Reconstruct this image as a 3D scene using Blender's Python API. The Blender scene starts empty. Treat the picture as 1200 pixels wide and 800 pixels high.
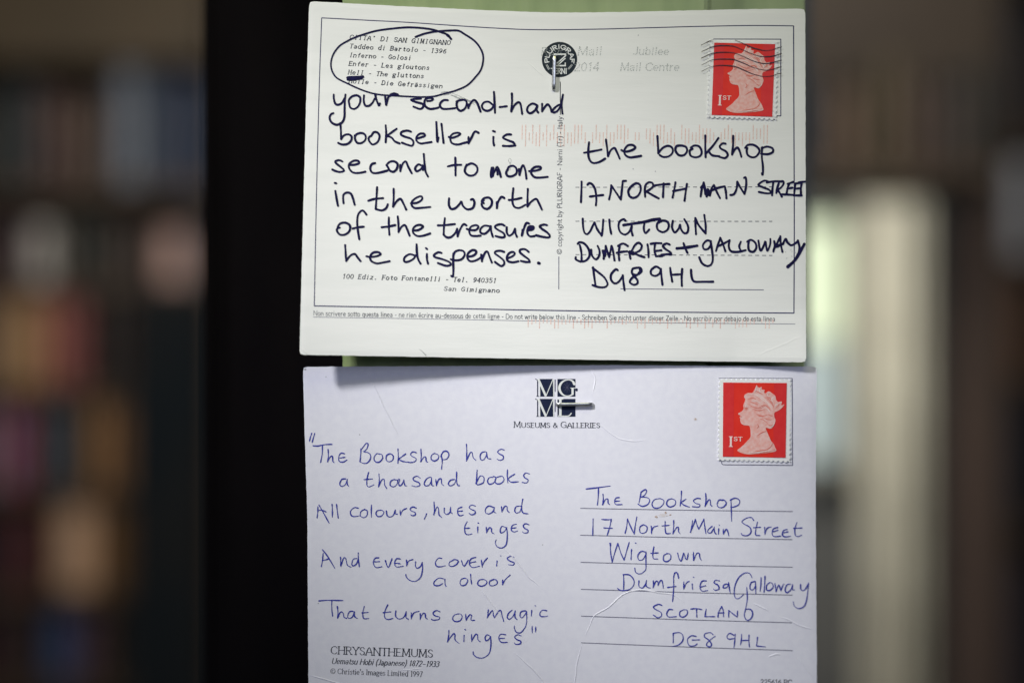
import bpy, bmesh, math, random
from mathutils import Vector
random.seed(7)
SC = bpy.context.scene
COL = SC.collection
# ---------------------------------------------------------------- camera, air light, lamps, exposure
U = 0.00025            # metres on the wall per unit of the measuring grid
D = 0.41667            # camera distance from the wall
cam_d = bpy.data.cameras.new("camera"); cam = bpy.data.objects.new("camera", cam_d); COL.objects.link(cam)
cam.location = (0, -D, 0); cam.rotation_euler = (math.radians(90), 0, 0)
cam_d.lens = 50; cam_d.sensor_width = 36; cam_d.clip_start = 0.01; cam_d.clip_end = 50
cam_d.dof.use_dof = True; cam_d.dof.focus_distance = D - 0.0015; cam_d.dof.aperture_fstop = 2.3
SC.camera = cam
w = bpy.data.worlds.new("World"); SC.world = w; w.use_nodes = True
w.node_tree.nodes['Background'].inputs[0].default_value = (0.60, 0.72, 1.0, 1)
w.node_tree.nodes['Background'].inputs[1].default_value = 0.045
def area(name, loc, target, size, power, col, size_y=None):
    l = bpy.data.lights.new(name, 'AREA'); l.size = size; l.energy = power; l.color = col
    if size_y: l.shape = 'RECTANGLE'; l.size_y = size_y
    o = bpy.data.objects.new(name, l); COL.objects.link(o); o.location = loc
    o.rotation_euler = (Vector(target) - Vector(loc)).to_track_quat('-Z', 'Y').to_euler()
    return o
def spot(name, loc, target, radius, power, col, cone):
    l = bpy.data.lights.new(name, 'SPOT'); l.shadow_soft_size = radius; l.energy = power; l.color = col
    l.spot_size = math.radians(cone); l.spot_blend = 1.0
    o = bpy.data.objects.new(name, l); COL.objects.link(o); o.location = loc
    o.rotation_euler = (Vector(target) - Vector(loc)).to_track_quat('-Z', 'Y').to_euler()
spot("key_lamp", (-0.80, -0.64, 0.80), (0.006, 0, -0.003), 0.085, 138, (0.97, 0.97, 0.99), 9.8)
area("front_fill", (0.20, -1.0, 0.45), (0.02, 0, 0.0), 0.7, 3.3, (0.74, 0.79, 1.0))  # added cool fill from the front, lifts the shade on the cards
area("warm_top_fill", (0.05, -0.30, 0.46), (0.02, 0, 0.05), 0.25, 0.68, (1.0, 0.97, 0.36))  # added warm fill, tints the top of the upper card
area("left_books_fill", (-0.35, 0.50, 0.42), (-0.55, 1.6, -0.12), 0.4, 5.2, (1.0, 0.86, 0.74))  # added light out of view, brightens the left bookcase
area("curtain_fill", (0.34, 1.75, 0.16), (0.66, 2.4, 0.03), 0.25, 7.0, (1.0, 0.97, 0.88))  # added light hidden behind the cards, makes the curtain glow
area("right_books_fill", (0.35, 0.75, 0.85), (0.85, 1.6, 0.0), 0.4, 5.5, (1.0, 0.88, 0.76))  # added light out of view, brightens the right bookcase and high shelf
SC.view_settings.view_transform = 'Standard'; SC.view_settings.look = 'None'
SC.view_settings.exposure = 0.0; SC.view_settings.gamma = 1.0; SC.view_settings.use_curve_mapping = False
SC.cycles.use_denoising = True
SC.cycles.max_bounces = 6
SC.cycles.sample_clamp_indirect = 4

# ---------------------------------------------------------------- helpers
def place(x, y, h=0.0):
    """a point h metres in front of the wall that stands over grid position x, y"""
    k = 1 - h / D
    return ((x - 600) * U * k, -h, (400 - y) * U * k)
def mesh_obj(name, V, F, mat, parent=None, smooth=False):
    me = bpy.data.meshes.new(name); me.from_pydata(V, [], F); me.update()
    if smooth: me.polygons.foreach_set('use_smooth', [True] * len(me.polygons))
    if mat: me.materials.append(mat)
    o = bpy.data.objects.new(name, me); COL.objects.link(o)
    if parent: o.parent = parent
    return o
def tag(o, label=None, cat=None, group=None, kind=None):
    for k, v in (('label', label), ('category', cat), ('group', group), ('kind', kind)):
        if v: o[k] = v
    return o
def empty(name, loc=(0, 0, 0)):
    o = bpy.data.objects.new(name, None); COL.objects.link(o); o.location = loc; o.empty_display_size = 0.01
    return o
def material(name, col, rough=0.6, col2=None, nscale=400, stretch=(1, 1, 1), bump=0.0, bscale=None, metal=0, dist=0.0002, detail=4, spec=0.5, contrast=(0.35, 0.65)):
    m = bpy.data.materials.new(name); m.use_nodes = True; N = m.node_tree.nodes; L = m.node_tree.links
    b = N['Principled BSDF']; b.inputs['Base Color'].default_value = (*col, 1); b.inputs['Roughness'].default_value = rough
    b.inputs['Metallic'].default_value = metal; b.inputs['Specular IOR Level'].default_value = spec
    tc = N.new('ShaderNodeTexCoord'); mp = N.new('ShaderNodeMapping'); mp.inputs['Scale'].default_value = stretch
    L.new(tc.outputs['Object'], mp.inputs['Vector'])
    if col2:
        n = N.new('ShaderNodeTexNoise'); n.inputs['Scale'].default_value = nscale; n.inputs['Detail'].default_value = detail
        L.new(mp.outputs[0], n.inputs['Vector'])
        r = N.new('ShaderNodeMapRange'); r.inputs['From Min'].default_value, r.inputs['From Max'].default_value = contrast
        L.new(n.outputs['Fac'], r.inputs['Value'])
        x = N.new('ShaderNodeMix'); x.data_type = 'RGBA'; x.inputs[6].default_value = (*col, 1); x.inputs[7].default_value = (*col2, 1)
        L.new(r.outputs[0], x.inputs[0]); L.new(x.outputs[2], b.inputs['Base Color'])
    if bump:
        n2 = N.new('ShaderNodeTexNoise'); n2.inputs['Scale'].default_value = bscale or nscale; n2.inputs['Detail'].default_value = 6
        L.new(mp.outputs[0], n2.inputs['Vector'])
        bp = N.new('ShaderNodeBump'); bp.inputs['Strength'].default_value = bump; bp.inputs['Distance'].default_value = dist
        L.new(n2.outputs['Fac'], bp.inputs['Height']); L.new(bp.outputs[0], b.inputs['Normal'])
    return m

# ---------------------------------------------------------------- materials
M = {}
M['card_top'] = material('linen_card', (0.76, 0.765, 0.735), 0.55, (0.80, 0.80, 0.77), 260, (0.12, 1, 1), 0.35, 1500, dist=0.00008)
M['card_low'] = material('matt_card', (0.735, 0.73, 0.81), 0.7, (0.77, 0.765, 0.835), 500, (1, 1, 1), 0.45, 2600, dist=0.00008)
M['marker'] = material('marker_ink', (0.007, 0.007, 0.036), 0.5, (0.012, 0.011, 0.06), 900, spec=0.06)
M['ball'] = material('ballpoint_ink', (0.022, 0.028, 0.30), 0.6, (0.085, 0.10, 0.46), 2200, spec=0.08, contrast=(0.42, 0.75))
M['print'] = material('printed_ink', (0.05, 0.055, 0.075), 0.7, (0.13, 0.135, 0.16), 3000, spec=0.1)
M['print_dark'] = material('printed_ink_dark', (0.015, 0.018, 0.035), 0.7, (0.035, 0.04, 0.06), 3000, spec=0.08)
M['rule'] = material('blue_black_rule', (0.02, 0.02, 0.08), 0.7, (0.05, 0.05, 0.13), 600, spec=0.1)
M['rule_grey'] = material('grey_rule', (0.10, 0.10, 0.16), 0.7, (0.16, 0.16, 0.23), 900, spec=0.1)
M['orange'] = material('sorting_ink', (0.82, 0.33, 0.22), 0.7, (0.78, 0.48, 0.38), 700)
M['navy'] = material('navy_print', (0.012, 0.018, 0.045), 0.6, (0.016, 0.022, 0.055), 900, spec=0.08)
M['charcoal'] = material('charcoal_print', (0.018, 0.026, 0.034), 0.6, (0.024, 0.033, 0.042), 900, spec=0.08)
M['knock'] = material('unprinted_white', (0.70, 0.72, 0.70), 0.7)
M['grey_ink'] = material('faint_postmark_ink', (0.22, 0.25, 0.24), 0.7, (0.42, 0.45, 0.42), 2600)
M['wave'] = material('postmark_ink', (0.03, 0.03, 0.045), 0.7, (0.12, 0.08, 0.10), 1500, spec=0.08, contrast=(0.4, 0.75))
M['stamp_paper'] = material('stamp_paper', (0.82, 0.82, 0.81), 0.6, bump=0.2, bscale=3000, dist=0.00005)
M['stamp_red'] = material('stamp_red', (0.72, 0.030, 0.020), 0.5, (0.76, 0.04, 0.025), 260, spec=0.15)
M['stamp_band'] = material('phosphor_band', (0.66, 0.032, 0.034), 0.5, (0.69, 0.04, 0.04), 500, spec=0.15)
M['head'] = material('pale_rose_print', (0.76, 0.37, 0.32), 0.6, (0.78, 0.52, 0.48), 1100, spec=0.1)
M['head_dark'] = material('rose_print', (0.66, 0.16, 0.12), 0.6, (0.72, 0.26, 0.21), 900, spec=0.1)
M['head_light'] = material('light_rose_print', (0.83, 0.68, 0.64), 0.6, spec=0.1)
M['steel'] = material('staple_steel', (0.66, 0.67, 0.66), 0.32, (0.48, 0.49, 0.48), 900, metal=0.95)
M['pencil'] = material('pencil_smudge', (0.22, 0.24, 0.23), 0.8, (0.50, 0.51, 0.49), 2500)
M['brown'] = material('brown_stain', (0.33, 0.20, 0.13), 0.8, (0.60, 0.50, 0.46), 1500)
M['palebrown'] = material('pale_brown_stain', (0.62, 0.55, 0.53), 0.8, (0.72, 0.70, 0.74), 900)
M['fleck'] = material('grey_fleck', (0.42, 0.42, 0.44), 0.8)
M['green'] = material('green_paint', (0.30, 0.37, 0.17), 0.42, (0.22, 0.29, 0.12), 90, (1, 1, 0.25), 0.5, 260, dist=0.0006)
M['black'] = material('black_paint', (0.0085, 0.0065, 0.0085), 0.9, (0.011, 0.0085, 0.010), 60, (1, 1, 0.2), spec=0.1)
# ---------------------------------------------------------------- handwriting, traced as pen strokes
# (word, origin of the measuring tile, strokes in eighths of a unit; ';' or '/' ends a stroke; '*n' in front widens it)
PEN_TOP = [
("your",(380,100),"88,88 90,130 105,175 135,182 165,165 190,120;198,88 192,150 190,230 188,300 165,350 115,370 70,350 50,310 60,275 85,262;235,180 230,140 260,105 305,95 335,115 335,160 315,200 280,222 245,210 233,175;372,95 370,150 385,190 420,192 450,165 472,125;478,92 490,140 512,190 520,172;570,100 575,150 580,188 590,150 602,110 630,95 685,90;*1.5 625,90 655,80 685,92"),
("second-hand",(520,100),"-215,125 -305,135 -270,155 -200,175 -195,205 -225,222 -285,200;-155,148 -120,145 -100,130 -130,118 -170,130 -182,165 -170,200 -130,222 -70,215 -50,208;38,140 0,140 -30,165 -35,195 -10,220 40,222 105,215;120,155 150,140 195,138 215,165 200,215 160,240 130,220 120,180 128,155;228,180 232,215;230,215 245,180 265,150 290,140 315,170 345,248;455,180 420,155 380,160 358,190 370,225 410,240 450,220 470,180;470,62 475,140 480,258;525,205 590,197;638,78 640,150 633,245/633,245 665,185 700,160 720,180 735,268;870,185 830,172 790,200 782,240 810,262 850,240 878,190;878,190 870,230 885,255;922,175 922,245/922,245 950,200 975,180 1000,210 1010,250;1095,180 1060,195 1020,235 1030,255 1065,240 1100,190;1118,88 1105,170 1112,265"),
("bookseller",(380,100),"150,355 155,420 158,505/158,505 185,470 225,460 255,480 250,520 215,550 165,555 130,540;285,470 290,510 310,540 350,540 385,510 385,470 355,448 310,455 288,475;440,475 465,440 500,445 518,480 500,530 455,555 425,530 415,495 435,475;575,375 580,450 575,535;678,408 640,435 585,475/585,475 630,490 660,525 705,545;812,435 780,425 730,435 718,460 750,480 810,500 835,530 825,565 780,558 728,538;870,500 900,490 940,475 935,455 895,455 865,485 865,520 900,545 950,540 1005,532;1050,345 1055,440 1060,530 1070,490;1098,362 1108,450 1118,540;1168,485 1200,492 1250,475 1275,455 1250,445 1205,455 1180,490 1195,540 1250,555 1310,540 1355,530;1352,485 1352,545/1352,545 1380,490 1410,435 1445,445"),
("is",(520,100),"465,485 465,530 472,565;460,428 478,435;630,462 590,462 555,490 600,515 650,535 670,565/670,565 610,570 555,568"),
("second",(380,170),"170,155 140,142 105,152 115,175 160,210 185,240 150,252 110,245 75,230;238,185 280,185 325,170 315,148 275,148 235,175 232,215 265,255 320,262 385,250;475,170 445,180 430,220 450,258 500,262 590,240;582,188 610,160 650,152 685,175 680,220 650,250 615,240 595,205 582,188;712,185 712,245/712,240 735,175 765,155 785,200 820,265;905,190 880,182 852,215 865,245 900,230 925,200;932,85 940,180 950,250 972,295;920,190 925,235"),
("to",(520,170),"108,118 110,200 110,285;38,200 95,188 165,185;215,185 200,220 200,255 235,285 285,280 315,240 305,195 260,172 215,190"),
("none",(520,170),"*1.3 450,215 445,255 445,300;*1.2 462,215 460,290;445,300 480,240 500,205 520,240 535,298;500,235 505,275;600,225 585,260 600,290 640,292 680,265 680,220 650,195 610,205 597,235;705,225 710,280/710,280 725,220 745,190 765,240 775,315;800,245 860,240 905,225 905,205 860,205 825,230 820,265 850,300 900,305 975,298"),
("in",(380,170),"103,430 115,500 128,570;98,355 112,358;180,545 178,470 215,445 255,465 285,560"),
("the",(380,170),"495,395 490,480 482,600/482,600 540,612 580,590 595,555;412,522 470,505 550,497;650,410 650,500 645,578/645,578 680,525 715,505 740,545 768,605;812,545 870,540 915,510 910,480 870,490 825,525 820,565 850,590 910,588 995,580"),
("worth",(520,170),"50,500 48,560 70,598 110,590 150,550 165,530 180,570 220,602 270,590 288,545 275,508 255,512;375,545 355,530 375,500 420,492 450,520 445,565 410,598 370,585 355,550 375,515;498,535 498,590/498,585 510,530 540,487 568,497;652,405 645,480 645,540 665,580 710,588 765,560;610,515 660,510 730,495;788,412 785,500 785,575/785,575 820,530 865,505 890,540 920,605"),
("of",(380,240),"145,215 125,210 150,175 200,168 240,195 235,245 195,278 145,278 118,240 130,210;395,92 365,55 335,65 312,110 310,200 328,322;268,222 320,210 370,205"),
("the",(380,240),"605,118 605,200 610,280;538,210 600,203 665,190;688,108 695,180 695,255/695,255 725,205 755,190 775,225 800,290;838,240 885,235 925,205 900,188 860,195 832,225 835,265 875,292 930,288 992,268"),
("treasures",(520,240),"10,125 2,200 -2,280/-2,280 30,305 70,300 110,260 125,225;-55,193 10,190 105,180;125,225 130,295/130,290 155,225 185,182 212,192;215,225 245,235 300,235 325,205 300,190 255,205 238,245 255,285 300,292 345,288;430,200 380,195 345,225 345,260 385,270 425,235 440,200/440,200 445,250 460,300;570,195 540,182 495,190 480,210 510,235 560,265 570,298 540,305 485,292;590,210 590,255 610,288 645,270 668,225/668,225 672,265 685,298;738,235 732,290/732,285 755,210 775,170 800,175;790,240 835,230 840,205 800,205 785,235 785,270 810,295 850,292;*1.8 805,218 832,214;968,190 935,185 900,200 920,225 965,255 992,285 985,305 930,300 865,285"),
("he",(380,240),"195,378 200,450 205,525/205,525 245,475 285,460 310,490 340,528;395,482 440,488 500,478 528,460 500,442 455,450 430,485 440,525 490,548 550,540 612,528"),
("dispenses.",(380,240),"850,475 800,462 755,490 748,525 775,535 830,510 860,470;865,370 868,450 880,510 902,550;962,460 962,505 972,550;952,405 965,415;1098,450 1065,445 1028,470 1040,490 1110,510 1170,535 1185,560 1140,570 1065,545;1210,455 1208,530 1210,610 1205,670 1190,665;1185,510 1230,520 1285,510 1315,470 1305,435 1265,425 1225,440 1208,480;1345,485 1390,478 1420,455 1420,430 1385,425 1348,455 1342,500 1370,528 1420,520 1470,490 1476,470;1470,465 1478,528/1478,520 1505,450 1530,440 1550,490 1570,540;1685,440 1650,430 1608,435 1600,455 1640,485 1680,520 1685,555 1655,572 1600,535;1720,500 1765,480 1785,455 1765,440 1730,455 1712,490 1720,525 1765,538 1820,528;1915,440 1880,415 1838,420 1835,445 1875,480 1915,510 1925,535/1925,535 1890,535 1842,525;*1.3 2008,545 2017,548"),
("the",(670,140),"162,215 155,290 160,360 190,405 240,405 285,385 312,368;115,313 190,300 278,283;320,188 330,260 340,345/340,345 365,290 400,268 420,300 450,368;465,288 500,302 560,290 595,265 570,240 525,245 495,285 500,330 540,355 590,352 650,342"),
("bookshop",(670,140),"803,158 808,240 812,318/812,318 850,270 900,248 940,265 945,310 910,345 860,352 825,335;970,275 985,250 1030,245 1072,260 1080,300 1050,335 1005,335 975,300 972,275;1132,275 1115,285 1105,300 1115,340 1160,355 1205,340 1218,300 1195,255 1150,245 1115,265;1252,152 1252,260 1255,355;1375,175 1325,245 1262,315;1280,290 1315,335 1385,345;1442,228 1415,225 1388,250 1400,275 1445,300 1462,335 1435,362 1380,350;1513,155 1512,240 1503,330/1503,330 1530,280 1555,265 1575,300 1590,350;1625,268 1650,240 1700,238 1745,265 1760,300 1730,345 1690,355 1652,335 1640,300 1645,268;1785,262 1782,350 1792,440 1790,520 1782,505;1780,270 1830,255 1880,270 1885,305 1840,325 1775,322"),
("17",(670,140),"92,583 90,680 86,775;148,612 165,597 195,612 220,660 230,740 226,805;170,722 230,715 295,708"),
("NORTH",(670,140),"350,748 365,680 370,618/370,618 415,685 460,750/460,750 470,660 478,580/478,578 508,575;545,640 530,670 540,715 575,735 620,715 645,665 640,615 605,598 560,625 535,660;688,725 685,660 692,615 720,590 755,595 762,625 740,650 690,682/690,670 750,705 815,740;770,620 840,610 915,605;862,600 858,670 855,730;972,590 960,660 945,733;950,672 1060,650;1080,605 1068,680 1057,762"),
("MAIN",(800,140),"168,722 180,650 197,592/197,592 212,650 225,722/225,722 230,660 240,655 245,690 255,715;*1.3 175,640 200,620 215,700;*1.3 235,665 240,705;255,715 270,650 292,615/292,615 320,680 350,738;250,675 320,645 385,628;395,628 405,680 410,738;445,708 480,700 505,650 512,585/512,585 545,645 580,698/580,698 595,620 592,545 575,548"),
("STREET",(800,140),"800,580 760,575 710,612 750,635 810,660 825,688 780,692 715,680;790,590 860,580 930,582;850,590 842,650 838,712;900,600 885,650 878,690;905,585 940,580 945,605 920,640 880,665;885,655 910,690 930,725;1000,600 985,640 975,690;985,605 1040,585;980,650 1030,640;925,702 985,704 1045,708;1060,600 1050,650 1045,712;1060,600 1110,595;1050,650 1100,645;1040,712 1115,712;1085,590 1148,583;1115,600 1108,650 1110,712"),
("WIGTOWN",(670,240),"103,130 105,190 115,250 140,275 170,250 200,190 213,165/213,165 240,230 280,288/280,288 290,220 295,140;352,140 358,210 370,272;505,150 485,135 450,155 438,200 455,255 500,278 540,250 560,205;562,200 560,240 570,285;*1.3 485,190 560,178 680,160 760,140 825,132;682,170 675,220 690,265 725,232;830,145 800,180 805,230 850,255 895,235 910,190 890,155 850,148 815,165;948,150 940,210 965,258 1000,225 1015,185 1025,230 1055,265 1085,255 1090,200 1055,135;1165,275 1160,200 1158,125/1158,125 1190,190 1255,268/1255,268 1255,190 1242,95"),
("DUMFRIES",(670,240),"75,375 90,450 92,525;55,365 75,350 120,365 160,420 165,480 130,522 80,530 38,510 38,490;182,420 190,475 225,510 255,480 260,430 242,385;300,505 298,430;290,430 310,480 318,385/318,385 335,440 350,490/350,490 372,385/375,385 390,450 400,520;445,520 440,440 450,390;435,385 480,362 525,385;420,450 470,440 520,435;550,505 540,460;560,435 590,380 625,355 655,380 640,425 580,455;560,440 620,470 680,490;*2.2 545,445 572,452;710,372 718,430 720,490;740,365 790,358 840,360;780,370 775,430 790,480/790,480 840,480 870,465;780,432 840,425;918,372 885,362 855,385 880,415 925,445 932,465/932,465 890,462 840,468"),
("+",(670,240),"*1.4 985,408 1070,400 1175,383;1048,360 1065,410 1085,450"),
("GALLOWAY",(800,240),"265,340 225,335 190,375 200,415 240,410 268,365/262,345 275,430 282,510 265,560 225,572 180,545 155,492;312,432 335,360 352,310/352,310 380,375 400,435;330,388 380,365 440,332;440,332 432,390 455,435 520,440 590,425;545,345 530,390 545,430;605,345 640,328 680,355 690,400 665,438 625,430 615,385 620,345;710,335 720,400 735,428 765,370 775,345 785,400 795,430 820,370 822,320;850,438 862,380 858,340;865,400 895,340 915,295/915,295 920,370 935,440;*1.3 865,395 940,365;940,365 965,320 985,355 1020,378 1070,350 1080,335;1080,335 1095,400 1080,470;*1.4 1140,368 1100,440 1050,520 985,580"),
("DG8",(670,240),"200,585 210,670 222,755;195,590 240,625 305,680 335,740 310,770 250,770 195,752;430,612 410,605 370,650 368,700 400,735 440,720 475,670;478,660 485,730 495,800;600,590 570,600 565,640 600,655 640,640 655,610 640,588 600,590;610,655 560,690 545,725 580,748 615,735 612,700 580,665 565,640;*1.6 640,600 648,620 630,640"),
("9HL",(670,240),"830,600 790,578 745,610 745,650 785,665 825,640 835,600;835,600 842,680 850,748;922,590 930,650 942,718;935,655 1030,650;1035,600 1030,680 1032,758;1118,608 1125,680 1150,718 1230,720 1325,720"),
]
PEN_RING = ((380,20),"1185,205 1160,170 1100,145 1010,118 900,103 780,98 650,108 500,128 380,160 280,195 200,235 140,275 90,340 65,410 65,480 90,540 130,580 220,625 330,675 430,710 520,728 650,738 780,745 900,750 1020,745 1120,720 1230,690 1340,640 1420,560 1470,490 1490,400 1480,330 1440,260 1390,210 1320,165 1260,130 1190,127 1100,132 1020,140 930,160 855,188;*1.5 1188,207 1170,185 1150,168")
PEN_BAR = ((380,20),"*1.7 218,570 362,561;*1.7 220,586 350,576")
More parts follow.
